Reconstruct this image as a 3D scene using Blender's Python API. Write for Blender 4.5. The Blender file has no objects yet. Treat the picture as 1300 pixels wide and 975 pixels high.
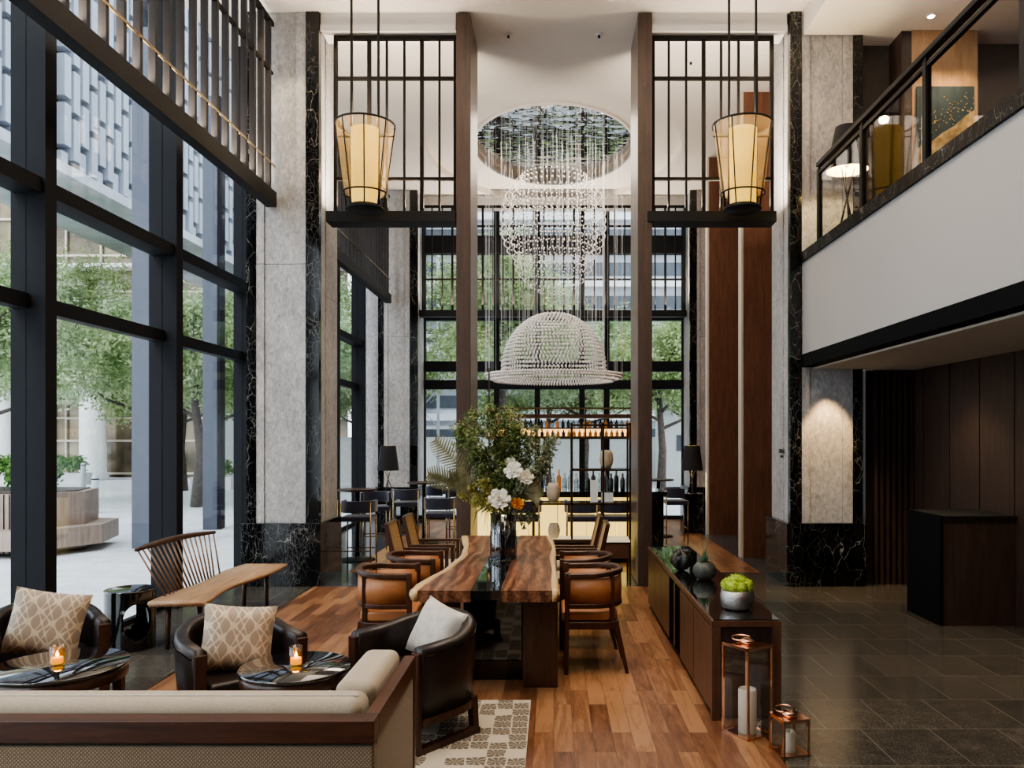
import bpy, bmesh, math, random
from math import sin, cos, pi, sqrt, radians as R
from mathutils import Vector, Matrix
random.seed(7)
scene = bpy.context.scene
COL = scene.collection
# ------------------------------------------------------------------ materials
def _new(name):
    m = bpy.data.materials.new(name); m.use_nodes = True
    nt = m.node_tree; b = nt.nodes.get('Principled BSDF')
    return m, nt, b
def N(nt, t, **k):
    n = nt.nodes.new(t)
    for a, v in k.items():
        if a.startswith('_'): n.inputs[a[1:].replace('_', ' ')].default_value = v
        else: setattr(n, a, v)
    return n
def L(nt, a, b): nt.links.new(a, b)
def c4(c): return (c[0], c[1], c[2], 1)
def ramp(nt, fac, stops):
    r = N(nt, 'ShaderNodeValToRGB'); e = r.color_ramp.elements
    e[0].position, e[0].color = stops[0][0], c4(stops[0][1])
    e[1].position, e[1].color = stops[-1][0], c4(stops[-1][1])
    for p, c in stops[1:-1]:
        x = e.new(p); x.color = c4(c)
    L(nt, fac, r.inputs[0]); return r.outputs[0]
def coords(nt, scale=(1, 1, 1), obj=True, rot=(0, 0, 0)):
    tc = N(nt, 'ShaderNodeTexCoord'); mp = N(nt, 'ShaderNodeMapping')
    mp.inputs['Scale'].default_value = scale; mp.inputs['Rotation'].default_value = rot
    L(nt, tc.outputs['Object'], mp.inputs[0]); return mp.outputs[0]
def noise(nt, vec, scale, detail=4, rough=.5, dist=0):
    n = N(nt, 'ShaderNodeTexNoise', _Scale=scale, _Detail=detail, _Roughness=rough, _Distortion=dist)
    L(nt, vec, n.inputs['Vector']); return n.outputs['Fac']
def bump(nt, b, h, s=.2, d=.01):
    n = N(nt, 'ShaderNodeBump', _Strength=s, _Distance=d); L(nt, h, n.inputs['Height']); L(nt, n.outputs[0], b.inputs['Normal'])
def plain(name, c, rough=.5, metal=0, var=.12, scale=8, em=None, es=0, bmp=0, coat=0, spec=.5, sheen=0):
    m, nt, b = _new(name)
    v = coords(nt); f = noise(nt, v, scale, 3)
    lo = [x * (1 - var) for x in c]; hi = [min(1, x * (1 + var)) for x in c]
    L(nt, ramp(nt, f, [(.3, lo), (.7, hi)]), b.inputs['Base Color'])
    b.inputs['Roughness'].default_value = rough; b.inputs['Metallic'].default_value = metal
    b.inputs['Coat Weight'].default_value = coat; b.inputs['Specular IOR Level'].default_value = spec
    b.inputs['Sheen Weight'].default_value = sheen
    if em: b.inputs['Emission Color'].default_value = c4(em); b.inputs['Emission Strength'].default_value = es
    if bmp: bump(nt, b, noise(nt, v, scale * 6, 4), bmp)
    return m
def wood(name, dark, light, axis='z', rough=.35, scale=1., coat=0, spec=.5):
    m, nt, b = _new(name)
    k = {'x': (1, 9, 9), 'y': (9, 1, 9), 'z': (9, 9, 1)}[axis]
    v = coords(nt, tuple(q * scale for q in k))
    f = noise(nt, v, 2.2, 8, .65, .6)
    f2 = noise(nt, v, 14, 4, .6)
    mx = N(nt, 'ShaderNodeMath', operation='MULTIPLY_ADD'); L(nt, f2, mx.inputs[0]); mx.inputs[1].default_value = .35; L(nt, f, mx.inputs[2])
    mid = [(a + c) / 2 for a, c in zip(dark, light)]
    L(nt, ramp(nt, mx.outputs[0], [(.42, dark), (.66, mid), (.9, light)]), b.inputs['Base Color'])
    b.inputs['Roughness'].default_value = rough; b.inputs['Coat Weight'].default_value = coat
    b.inputs['Specular IOR Level'].default_value = spec
    b.inputs['Coat Roughness'].default_value = .1
    bump(nt, b, f2, .06); return m
def planks(name, tones, L_=.85, W_=.115, rough=.3, gap=(.05, .025, .012)):
    m, nt, b = _new(name)
    tc = N(nt, 'ShaderNodeTexCoord'); sp = N(nt, 'ShaderNodeSeparateXYZ'); cb = N(nt, 'ShaderNodeCombineXYZ')
    L(nt, tc.outputs['Object'], sp.inputs[0]); L(nt, sp.outputs[1], cb.inputs[0]); L(nt, sp.outputs[0], cb.inputs[1])
    br = N(nt, 'ShaderNodeTexBrick', offset=.37, offset_frequency=2, _Scale=1, _Mortar_Size=.0012, _Bias=0, _Brick_Width=L_, _Row_Height=W_)
    br.inputs['Color1'].default_value = (0, 0, 0, 1); br.inputs['Color2'].default_value = (1, 1, 1, 1); br.inputs['Mortar'].default_value = (.5, .5, .5, 1)
    L(nt, cb.outputs[0], br.inputs['Vector'])
    # per plank offset of the grain
    ad = N(nt, 'ShaderNodeVectorMath', operation='MULTIPLY_ADD'); L(nt, br.outputs['Color'], ad.inputs[0]); ad.inputs[1].default_value = (37, 53, 11)
    mp = N(nt, 'ShaderNodeMapping'); mp.inputs['Scale'].default_value = (9, 1.1, 1); L(nt, tc.outputs['Object'], mp.inputs[0]); L(nt, mp.outputs[0], ad.inputs[2])
    g = noise(nt, ad.outputs[0], 1.6, 8, .62, 1.2)
    g2 = noise(nt, ad.outputs[0], 11, 5, .6)
    k = N(nt, 'ShaderNodeMath', operation='MULTIPLY_ADD'); L(nt, g, k.inputs[0]); k.inputs[1].default_value = 1.0
    sc = N(nt, 'ShaderNodeMath', operation='MULTIPLY'); L(nt, br.outputs['Color'], sc.inputs[0]); sc.inputs[1].default_value = .42
    L(nt, sc.outputs[0], k.inputs[2])
    k2 = N(nt, 'ShaderNodeMath', operation='MULTIPLY_ADD'); L(nt, g2, k2.inputs[0]); k2.inputs[1].default_value = .22; L(nt, k.outputs[0], k2.inputs[2])
    n = len(tones); col = ramp(nt, k2.outputs[0], [(.42 + .60 * i / (n - 1), t) for i, t in enumerate(tones)])
    mix = N(nt, 'ShaderNodeMix', data_type='RGBA'); L(nt, br.outputs['Fac'], mix.inputs[0]); L(nt, col, mix.inputs[6]); mix.inputs[7].default_value = c4(gap)
    L(nt, mix.outputs[2], b.inputs['Base Color']); b.inputs['Roughness'].default_value = rough
    bump(nt, b, g2, .05); return m
def tiles(name, c1, c2, mortar, bw, rh, swap, rough=.15, off=.5, spk=70, msz=.0035):
    m, nt, b = _new(name)
    tc = N(nt, 'ShaderNodeTexCoord'); sp = N(nt, 'ShaderNodeSeparateXYZ'); cb = N(nt, 'ShaderNodeCombineXYZ')
    L(nt, tc.outputs['Object'], sp.inputs[0]); L(nt, sp.outputs[swap[0]], cb.inputs[0]); L(nt, sp.outputs[swap[1]], cb.inputs[1])
    br = N(nt, 'ShaderNodeTexBrick', offset=off, offset_frequency=2, _Scale=1, _Mortar_Size=msz, _Brick_Width=bw, _Row_Height=rh)
    br.inputs['Color1'].default_value = (.3, .3, .3, 1); br.inputs['Color2'].default_value = (.7, .7, .7, 1)
    L(nt, cb.outputs[0], br.inputs['Vector'])
    f = noise(nt, tc.outputs['Object'], spk, 3, .8); f2 = noise(nt, tc.outputs['Object'], spk * .12, 3, .6)
    k = N(nt, 'ShaderNodeMath', operation='MULTIPLY_ADD'); L(nt, br.outputs['Color'], k.inputs[0]); k.inputs[1].default_value = .3; L(nt, f, k.inputs[2])
    k2 = N(nt, 'ShaderNodeMath', operation='MULTIPLY_ADD'); L(nt, f2, k2.inputs[0]); k2.inputs[1].default_value = .4; L(nt, k.outputs[0], k2.inputs[2])
    col = ramp(nt, k2.outputs[0], [(.6, c1), (1.05, c2)])
    mix = N(nt, 'ShaderNodeMix', data_type='RGBA'); L(nt, br.outputs['Fac'], mix.inputs[0]); L(nt, col, mix.inputs[6]); mix.inputs[7].default_value = c4(mortar)
    L(nt, mix.outputs[2], b.inputs['Base Color']); b.inputs['Roughness'].default_value = rough
    return m
def marble(name):
    m, nt, b = _new(name)
    v = coords(nt, (1.5, 1.5, .75), rot=(R(18), R(24), 0))
    nz = N(nt, 'ShaderNodeTexNoise', _Scale=2.5, _Detail=5); L(nt, v, nz.inputs['Vector'])
    ad = N(nt, 'ShaderNodeVectorMath', operation='MULTIPLY_ADD'); L(nt, nz.outputs['Color'], ad.inputs[0]); ad.inputs[1].default_value = (.42, .42, .42); L(nt, v, ad.inputs[2])
    vo = N(nt, 'ShaderNodeTexVoronoi', feature='DISTANCE_TO_EDGE', _Scale=3.6); L(nt, ad.outputs[0], vo.inputs['Vector'])
    vo2 = N(nt, 'ShaderNodeTexVoronoi', feature='DISTANCE_TO_EDGE', _Scale=13); L(nt, ad.outputs[0], vo2.inputs['Vector'])
    a = ramp(nt, vo.outputs['Distance'], [(0, (.34, .33, .30)), (.009, (.010, .010, .011))])
    a2 = ramp(nt, vo2.outputs['Distance'], [(0, (.20, .20, .19)), (.028, (0, 0, 0))])
    fade = ramp(nt, noise(nt, v, 1.7, 2), [(.46, (0, 0, 0)), (.62, (1, 1, 1))])
    mx = N(nt, 'ShaderNodeMix', data_type='RGBA', blend_type='MULTIPLY'); mx.inputs[0].default_value = 1; L(nt, a2, mx.inputs[6]); L(nt, fade, mx.inputs[7])
    mm = N(nt, 'ShaderNodeMix', data_type='RGBA', blend_type='MULTIPLY'); mm.inputs[0].default_value = .8; L(nt, a, mm.inputs[6]); L(nt, ramp(nt, noise(nt, v, 3, 3), [(.44, (.02, .02, .02)), (.6, (1, 1, 1))]), mm.inputs[7])
    s = N(nt, 'ShaderNodeMix', data_type='RGBA', blend_type='ADD'); s.inputs[0].default_value = 1; L(nt, mm.outputs[2], s.inputs[6]); L(nt, mx.outputs[2], s.inputs[7])
    L(nt, s.outputs[2], b.inputs['Base Color']); b.inputs['Roughness'].default_value = .12; return m
def granite(name, c1, c2, c3):
    m, nt, b = _new(name)
    v = coords(nt, (1, 1, .55), rot=(0, .6, 0))
    f = noise(nt, v, 22, 8, .75, .8); f2 = noise(nt, v, 3, 3)
    k = N(nt, 'ShaderNodeMath', operation='MULTIPLY_ADD'); L(nt, f2, k.inputs[0]); k.inputs[1].default_value = .3; L(nt, f, k.inputs[2])
    L(nt, ramp(nt, k.outputs[0], [(.45, c1), (.65, c2), (.85, c3)]), b.inputs['Base Color'])
    b.inputs['Roughness'].default_value = .55; bump(nt, b, f, .25, .006); return m
def glass(name, tint=(1, 1, 1), refl=.12, rough=.0):
    m = bpy.data.materials.new(name); m.use_nodes = True; nt = m.node_tree; nt.nodes.clear()
    o = N(nt, 'ShaderNodeOutputMaterial'); t = N(nt, 'ShaderNodeBsdfTransparent'); t.inputs[0].default_value = c4(tint)
    g = N(nt, 'ShaderNodeBsdfGlossy'); g.inputs['Roughness'].default_value = rough
    lw = N(nt, 'ShaderNodeLayerWeight', _Blend=.25); mu = N(nt, 'ShaderNodeMath', operation='MULTIPLY_ADD')
    L(nt, lw.outputs['Facing'], mu.inputs[0]); mu.inputs[1].default_value = refl * 1.6; mu.inputs[2].default_value = refl * .4
    mx = N(nt, 'ShaderNodeMixShader'); L(nt, mu.outputs[0], mx.inputs[0]); L(nt, t.outputs[0], mx.inputs[1]); L(nt, g.outputs[0], mx.inputs[2]); L(nt, mx.outputs[0], o.inputs[0])
    return m
def sheer(name, col, a):
    m = bpy.data.materials.new(name); m.use_nodes = True; nt = m.node_tree; nt.nodes.clear()
    o = N(nt, 'ShaderNodeOutputMaterial'); t = N(nt, 'ShaderNodeBsdfTransparent'); d = N(nt, 'ShaderNodeBsdfTranslucent'); d.inputs[0].default_value = c4(col)
    d2 = N(nt, 'ShaderNodeBsdfDiffuse'); d2.inputs[0].default_value = c4(col)
    ad = N(nt, 'ShaderNodeMixShader'); ad.inputs[0].default_value = .5; L(nt, d.outputs[0], ad.inputs[1]); L(nt, d2.outputs[0], ad.inputs[2])
    mx = N(nt, 'ShaderNodeMixShader'); mx.inputs[0].default_value = a; L(nt, t.outputs[0], mx.inputs[1]); L(nt, ad.outputs[0], mx.inputs[2]); L(nt, mx.outputs[0], o.inputs[0])
    return m
def leaf(name, c1, c2, c3, scale=1.5, trans=.35):
    m = bpy.data.materials.new(name); m.use_nodes = True; nt = m.node_tree; nt.nodes.clear()
    o = N(nt, 'ShaderNodeOutputMaterial'); tc = N(nt, 'ShaderNodeTexCoord')
    f = noise(nt, tc.outputs['Object'], scale, 3, .7)
    c = ramp(nt, f, [(.35, c1), (.5, c2), (.68, c3)])
    d = N(nt, 'ShaderNodeBsdfDiffuse'); t = N(nt, 'ShaderNodeBsdfTranslucent'); L(nt, c, d.inputs[0]); L(nt, c, t.inputs[0])
    mx = N(nt, 'ShaderNodeMixShader'); mx.inputs[0].default_value = trans; L(nt, d.outputs[0], mx.inputs[1]); L(nt, t.outputs[0], mx.inputs[2]); L(nt, mx.outputs[0], o.inputs[0])
    return m
def trellis(name, base, line, k=46, rough=.6, metal=0):
    # interlaced ogee line pattern from two crossed sine grids, in object space x,z
    m, nt, b = _new(name)
    tc = N(nt, 'ShaderNodeTexCoord'); sp = N(nt, 'ShaderNodeSeparateXYZ'); L(nt, tc.outputs['Object'], sp.inputs[0])
    def M(op, a, c=None, v=None):
        n = N(nt, 'ShaderNodeMath', operation=op)
        L(nt, a, n.inputs[0])
        if c is not None: L(nt, c, n.inputs[1])
        if v is not None: n.inputs[1].default_value = v
        return n.outputs[0]
    X = M('MULTIPLY', sp.outputs[0], v=k * 2); Z = M('MULTIPLY', sp.outputs[2], v=k)
    sx = M('SINE', X); cz = M('COSINE', Z); a1 = M('ABSOLUTE', M('ADD', sx, cz)); a2 = M('ABSOLUTE', M('SUBTRACT', M('SINE', M('MULTIPLY', X, v=.5)), M('COSINE', M('MULTIPLY', Z, v=1.0))))
    mn = M('MINIMUM', a1, a2); f = M('LESS_THAN', mn, v=.24)
    mix = N(nt, 'ShaderNodeMix', data_type='RGBA'); L(nt, f, mix.inputs[0]); mix.inputs[6].default_value = c4(base); mix.inputs[7].default_value = c4(line)
    L(nt, mix.outputs[2], b.inputs['Base Color']); b.inputs['Roughness'].default_value = rough; b.inputs['Sheen Weight'].default_value = .3
    return m
def weave(name, c1, c2, k=260, rough=.9):
    m, nt, b = _new(name)
    v = coords(nt); w1 = N(nt, 'ShaderNodeTexWave', wave_type='BANDS', bands_direction='DIAGONAL', _Scale=k / 10, _Distortion=.6); L(nt, v, w1.inputs['Vector'])
    v2 = coords(nt, (-1, 1, 1)); w2 = N(nt, 'ShaderNodeTexWave', wave_type='BANDS', bands_direction='DIAGONAL', _Scale=k / 10, _Distortion=.6); L(nt, v2, w2.inputs['Vector'])
    mx = N(nt, 'ShaderNodeMath', operation='MULTIPLY'); L(nt, w1.outputs['Fac'], mx.inputs[0]); L(nt, w2.outputs['Fac'], mx.inputs[1])
    k2 = N(nt, 'ShaderNodeMath', operation='MULTIPLY_ADD'); L(nt, noise(nt, v, 90, 4, .8), k2.inputs[0]); k2.inputs[1].default_value = .6; L(nt, mx.outputs[0], k2.inputs[2])
    L(nt, ramp(nt, k2.outputs[0], [(.2, c1), (1.0, c2)]), b.inputs['Base Color']); b.inputs['Roughness'].default_value = rough
    b.inputs['Sheen Weight'].default_value = .2
    bump(nt, b, k2.outputs[0], .3, .003); return m

M = {}
M['wood_floor'] = planks('wood_floor', [(.060, .024, .012), (.14, .058, .028), (.23, .105, .050), (.35, .18, .09)], .8, .118, rough=.33)
M['tile'] = tiles('floor_tile', (.014, .013, .012), (.105, .094, .078), (.19, .17, .145), .42, .54, (0, 1), rough=.2, msz=.0022)
M['tile_bar'] = tiles('bar_tile', (.03, .034, .042), (.10, .11, .13), (.12, .13, .14), .6, .6, (0, 1), rough=.12)
M['marble'] = marble('black_marble')
M['marble_kerb'] = marble('kerb_marble'); M['marble_kerb'].node_tree.nodes['Principled BSDF'].inputs['Roughness'].default_value = .5; M['marble_kerb'].node_tree.nodes['Principled BSDF'].inputs['Specular IOR Level'].default_value = .2
M['granite'] = granite('pale_granite', (.24, .235, .235), (.42, .41, .405), (.62, .605, .59))
M['ceil'] = plain('ceiling_paint', (.78, .73, .67), .8, var=.03, scale=1)
M['white'] = plain('white_paint', (.78, .755, .73), .6, var=.02, scale=2)
M['lip'] = plain('recess_tan', (.55, .44, .33), .5, var=.08, scale=3)
M['walnut'] = wood('walnut', (.055, .024, .014), (.17, .080, .046), 'z', .38)
M['walnut_y'] = wood('walnut_y', (.05, .022, .013), (.16, .075, .043), 'y', .35)
M['walnut_x'] = wood('walnut_x', (.05, .022, .013), (.15, .07, .04), 'x', .35)
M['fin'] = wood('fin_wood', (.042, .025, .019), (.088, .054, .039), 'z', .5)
M['panel'] = wood('panel_wood', (.09, .038, .022), (.22, .10, .06), 'z', .45)
M['darkpanel'] = wood('dark_panel', (.022, .012, .009), (.060, .034, .024), 'z', .5)
M['lightwood'] = wood('light_oak', (.30, .17, .09), (.52, .33, .18), 'z', .5)
M['chairwood'] = wood('chair_wood', (.030, .013, .008), (.085, .036, .02), 'z', .3)
M['sofawood'] = wood('sofa_wood', (.030, .011, .006), (.095, .036, .018), 'x', .35)
M['slab'] = wood('slab_wood', (.050, .018, .011), (.36, .165, .085), 'y', .3, scale=.8, coat=.15)
M['sap'] = wood('sapwood', (.45, .29, .13), (.72, .53, .29), 'y', .3)
M['bench'] = wood('bench_wood', (.22, .11, .055), (.55, .36, .21), 'y', .4, scale=.7)
M['spindle'] = wood('spindle_wood', (.16, .085, .045), (.30, .175, .10), 'z', .4)
M['black'] = plain('black_steel', (.010, .0095, .010), .6, 0, var=.1, spec=.3)
M['slot_shade'] = plain('slot_shade_black', (.003, .003, .003), .9, 0, var=.1, spec=.05)  # near-black that paints the shade of the sideboard slots
M['grille'] = plain('bronze_black', (.010, .008, .007), .7, .0, var=.1, spec=.2)
M['slat'] = plain('grille_slat', (.035, .031, .031), .6, .0, var=.1, spec=.25)
M['mullion'] = plain('window_frame', (.010, .011, .014), .65, 0, var=.06, spec=.18)
M['ext_post'] = plain('exterior_post', (.085, .095, .125), .6, 0, var=.05)
M['blackgloss'] = plain('black_gloss', (.006, .006, .006), .06, 0, var=.1, coat=1)
M['blackglass'] = plain('black_glass', (.012, .012, .013), .03, 0, var=.1, coat=1, spec=.8)
M['leather_dk'] = plain('brown_leather', (.020, .013, .011), .36, 0, var=.15, scale=20, bmp=.05, spec=.5)
M['leather_or'] = plain('orange_leather', (.40, .165, .065), .42, 0, var=.12, scale=5, bmp=.03)
M['cream'] = plain('cream_fabric', (.55, .49, .40), .9, var=.08, scale=40, sheen=.3)
M['cane'] = plain('cane', (.36, .22, .11), .6, var=.25, scale=60)
M['sofa'] = weave('sofa_fabric', (.30, .24, .17), (.62, .53, .41), 700)
M['sofa_back'] = weave('sofa_back_fabric', (.12, .085, .05), (.42, .33, .22), 420)
M['pillow'] = trellis('pillow_trellis', (.36, .28, .21), (.62, .52, .38))
M['pillow2'] = plain('pillow_silver', (.50, .47, .42), .6, var=.15, scale=18, sheen=.3)
M['navy'] = plain('navy_velvet', (.018, .020, .045), .7, var=.2, sheen=.5)
M['brass'] = plain('brass', (.42, .32, .18), .25, 1, var=.1)
M['darkbrass'] = plain('dark_brass', (.16, .11, .06), .3, 1, var=.1)
M['copper'] = plain('copper', (.80, .47, .32), .14, 1, var=.05)
M['silver'] = plain('hammered_silver', (.60, .58, .56), .24, 1, var=.1, scale=30, bmp=.5)
M['glass'] = glass('window_glass', (.97, .99, .99), .05)
M['railglass'] = glass('rail_glass', (.84, .84, .84), .05)
M['vaseglass'] = glass('vase_glass', (.38, .42, .50), .35)
M['lanternglass'] = glass('lantern_glass', (.93, .92, .9), .14)
M['clearglass'] = glass('clear_glass', (.8, .82, .84), .4)
M['amberglass'] = glass('amber_glass', (.98, .72, .22), .2)
M['wax'] = plain('wax', (.80, .76, .68), .5, var=.04, em=(1, .75, .45), es=.06)
M['flame'] = plain('flame', (1, .6, .2), .5, em=(1, .70, .25), es=14)
M['lampglow'] = plain('lamp_glow', (.80, .58, .18), .8, em=(1, .60, .09), es=.95, var=.25, scale=3)
M['shade_in'] = plain('shade_inside', (.9, .8, .6), .8, em=(1, .70, .16), es=1.1)
M['shade'] = plain('black_shade', (.016, .015, .016), .8, var=.1)
M['onyx'] = plain('lit_onyx', (.8, .7, .5), .5, em=(1, .70, .18), es=1.15, var=.1, scale=2)
M['amberlight'] = plain('amber_light', (.8, .5, .2), .5, em=(1, .55, .2), es=2.0)
M['sheer'] = sheer('sheer_mesh', (.62, .46, .24), .30)
M['downlight'] = plain('downlight', (1, 1, 1), .5, em=(1, .92, .8), es=25)
M['bead'] = plain('crystal_bead', (.95, .93, .92), .12, 0, var=.02, spec=.9, coat=.6)
M['strand'] = plain('strand', (.8, .8, .82), .2, 0, var=.02)
M['mosaic'] = plain('painting_blue', (.010, .035, .055), .6, var=.3, scale=3)
M['gold'] = plain('painting_gold', (.34, .25, .12), .6, var=.6, scale=9)
M['ceramic'] = plain('frosted_ceramic', (.52, .42, .30), .55, var=.15)
M['stonepot'] = plain('stone_pot', (.085, .09, .075), .5, var=.5, scale=14, bmp=.5)
M['darkshell'] = plain('dark_shell', (.05, .05, .045), .25, .3, var=.6, scale=12, bmp=.6)
M['fascia'] = plain('balcony_white', (.40, .385, .375), .55, var=.01, scale=1)
M['soffit'] = plain('soffit', (.62, .56, .48), .7, var=.02, scale=1)
M['greywall'] = plain('grey_wall', (.085, .075, .07), .8, var=.1)
M['pavement'] = tiles('pavement', (.55, .56, .57), (.72, .73, .74), (.45, .46, .47), 1.2, .6, (0, 1), rough=.7, spk=3, msz=.006)
M['road'] = plain('asphalt', (.42, .43, .45), .9, var=.1, scale=2)
M['conc'] = plain('concrete', (.66, .66, .65), .8, var=.08, scale=2)
M['column_white'] = plain('white_column', (.74, .74, .72), .7, var=.06)
M['beige'] = plain('beige_frame', (.62, .55, .44), .6, var=.1)
M['facade_glass'] = plain('facade_glass', (.20, .16, .10), .12, .2, var=.8, scale=.5)
M['greyfac'] = plain('grey_facade', (.44, .46, .50), .6, var=.25, scale=.8)
M['darkfac'] = plain('dark_glass_facade', (.05, .06, .075), .3, 0, var=.5, scale=.6)
M['slabpanel'] = plain('facade_panel', (.36, .385, .44), .8, var=.1, scale=.5)
M['bark'] = plain('bark', (.07, .055, .045), .9, var=.4, scale=10, bmp=.4)
M['planter'] = wood('planter_wood', (.24, .17, .13), (.42, .33, .27), 'z', .6)
M['tree_leaf'] = leaf('tree_leaf', (.14, .22, .08), (.34, .42, .20), (.62, .68, .42), 1.3, .5)
M['tree_leaf2'] = leaf('tree_leaf_fine', (.20, .30, .13), (.45, .54, .32), (.72, .79, .57), 1.1, .5)
M['shrub'] = leaf('shrub_leaf', (.05, .12, .03), (.14, .27, .07), (.32, .46, .16), 4)
M['bouquet'] = leaf('bouquet_leaf', (.05, .08, .03), (.17, .22, .085), (.44, .47, .26), 9, .25)  # palest tone puts leaf highlights into the colour
M['bouquet2'] = leaf('bouquet_leaf_grey', (.07, .10, .05), (.20, .24, .14), (.58, .58, .44), 14, .25)
M['fern'] = leaf('fern_leaf', (.16, .16, .08), (.27, .27, .15), (.42, .38, .26), 8, .3)
M['yellowleaf'] = leaf('yellow_berry', (.20, .22, .05), (.40, .38, .12), (.58, .50, .22), 20, .3)
M['petal'] = leaf('white_petal', (.72, .70, .62), (.85, .83, .76), (.92, .90, .86), 6, .3)
M['orangepetal'] = leaf('orange_petal', (.50, .16, .02), (.72, .30, .05), (.85, .50, .15), 20, .3)
M['twig'] = plain('twig', (.20, .13, .08), .8, var=.3)
M['moss'] = leaf('moss', (.22, .34, .03), (.42, .55, .08), (.62, .72, .20), 40, .2)
M['agave'] = leaf('succulent', (.06, .14, .09), (.14, .25, .17), (.28, .38, .28), 30, .2)
M['darkslab'] = wood('dark_slab', (.035, .018, .011), (.11, .055, .03), 'z', .3)
M['sofawood_y'] = wood('sofa_wood_y', (.040, .014, .007), (.12, .046, .022), 'y', .35)
M['spindlewood'] = M['chairwood']; M['darkdesk'] = M['darkpanel']
M['waxamber'] = plain('lit_amber_wax', (.8, .45, .12), .5, em=(1, .62, .14), es=1.4)
M['flame_soft'] = plain('bulb_glow', (1, .9, .7), .5, em=(1, .72, .3), es=3)
M['onyxsoft'] = plain('onyx_soft', (.75, .68, .5), .4, em=(1, .85, .5), es=.35)
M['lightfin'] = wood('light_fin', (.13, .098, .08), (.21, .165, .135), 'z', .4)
M['ink'] = plain('sign_ink', (.03, .03, .03), .6)
M['paper'] = plain('white_card', (.8, .8, .78), .7, var=.02)
M['bottle_d'] = plain('dark_bottle', (.02, .03, .025), .08, 0, var=.3, coat=.5)
M['bottle_a'] = plain('lit_amber_bottle', (.35, .12, .03), .08, 0, var=.4, coat=.5, em=(1, .4, .1), es=.15)  # amber backlight of the rack put into the bottle as slight emission
M['bottle_c'] = glass('clear_bottle', (.75, .8, .8), .5)

def slabwood(name):
    m, nt, b = _new(name)
    v = coords(nt, (1, .32, 1)); wv = N(nt, 'ShaderNodeTexWave', wave_type='BANDS', bands_direction='X', _Scale=3.2, _Distortion=11, _Detail=3, _Detail_Scale=.9); L(nt, v, wv.inputs['Vector'])
    v2 = coords(nt, (9, 1.2, 9)); f = noise(nt, v2, 5, 8, .7, .5)
    k = N(nt, 'ShaderNodeMath', operation='MULTIPLY_ADD'); L(nt, wv.outputs['Fac'], k.inputs[0]); k.inputs[1].default_value = .20; L(nt, f, k.inputs[2])
    L(nt, ramp(nt, k.outputs[0], [(.36, (.045, .016, .010)), (.54, (.13, .052, .028)), (.70, (.24, .11, .06)), (.86, (.38, .21, .12))]), b.inputs['Base Color'])
    b.inputs['Roughness'].default_value = .28; b.inputs['Specular IOR Level'].default_value = .35; return m
M['slab'] = slabwood('slab_figured')
M['gapwall'] = plain('shadow_wall', (.05, .052, .06), .9, 0, var=.1, spec=.1)  # dark base colour paints the shadow between the facade panels
M['band'] = plain('band_black', (.004, .005, .006), .8, 0, var=.1, spec=.1)
# mirror in the ceiling oval: polished, gently rippled
def mirror():
    m, nt, b = _new('ceiling_mirror')
    b.inputs['Base Color'].default_value = (.97, .98, 1, 1); b.inputs['Metallic'].default_value = 1; b.inputs['Roughness'].default_value = .03
    v = coords(nt, (1, 2.2, 1)); bump(nt, b, noise(nt, v, 2.4, 2, .4), .5, .05); return m
M['mirror'] = mirror()
def rugmat():
    m, nt, b = _new('rug')
    v = coords(nt); vo = N(nt, 'ShaderNodeTexVoronoi', feature='DISTANCE_TO_EDGE', _Scale=9, _Randomness=.2); L(nt, v, vo.inputs['Vector'])
    vc = N(nt, 'ShaderNodeTexVoronoi', feature='F1', _Scale=9, _Randomness=.2); L(nt, v, vc.inputs['Vector'])
    gr = N(nt, 'ShaderNodeTexGradient', gradient_type='RADIAL')
    sub = N(nt, 'ShaderNodeVectorMath', operation='SUBTRACT'); L(nt, v, sub.inputs[0]); L(nt, vc.outputs['Position'], sub.inputs[1]); L(nt, sub.outputs[0], gr.inputs[0])
    w = N(nt, 'ShaderNodeMath', operation='MULTIPLY'); L(nt, gr.outputs['Fac'], w.inputs[0]); w.inputs[1].default_value = 2 * pi * 8
    sn = N(nt, 'ShaderNodeMath', operation='SINE'); L(nt, w.outputs[0], sn.inputs[0])
    ray = N(nt, 'ShaderNodeMath', operation='GREATER_THAN'); L(nt, sn.outputs[0], ray.inputs[0]); ray.inputs[1].default_value = -.86
    ed = N(nt, 'ShaderNodeMath', operation='GREATER_THAN'); L(nt, vo.outputs['Distance'], ed.inputs[0]); ed.inputs[1].default_value = .045
    ms = N(nt, 'ShaderNodeMath', operation='GREATER_THAN'); sep = N(nt, 'ShaderNodeSeparateColor'); L(nt, vc.outputs['Color'], sep.inputs[0]); L(nt, sep.outputs[0], ms.inputs[0]); ms.inputs[1].default_value = .30
    a = N(nt, 'ShaderNodeMath', operation='MULTIPLY'); L(nt, ray.outputs[0], a.inputs[0]); L(nt, ed.outputs[0], a.inputs[1])
    a2 = N(nt, 'ShaderNodeMath', operation='MULTIPLY'); L(nt, a.outputs[0], a2.inputs[0]); L(nt, ms.outputs[0], a2.inputs[1])
    mix = N(nt, 'ShaderNodeMix', data_type='RGBA'); L(nt, a2.outputs[0], mix.inputs[0]); mix.inputs[6].default_value = (.52, .46, .37, 1); mix.inputs[7].default_value = (.15, .12, .09, 1)
    L(nt, mix.outputs[2], b.inputs['Base Color']); b.inputs['Roughness'].default_value = .95
    bump(nt, b, noise(nt, v, 160, 3), .4, .004); return m
M['rug'] = rugmat()

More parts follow.
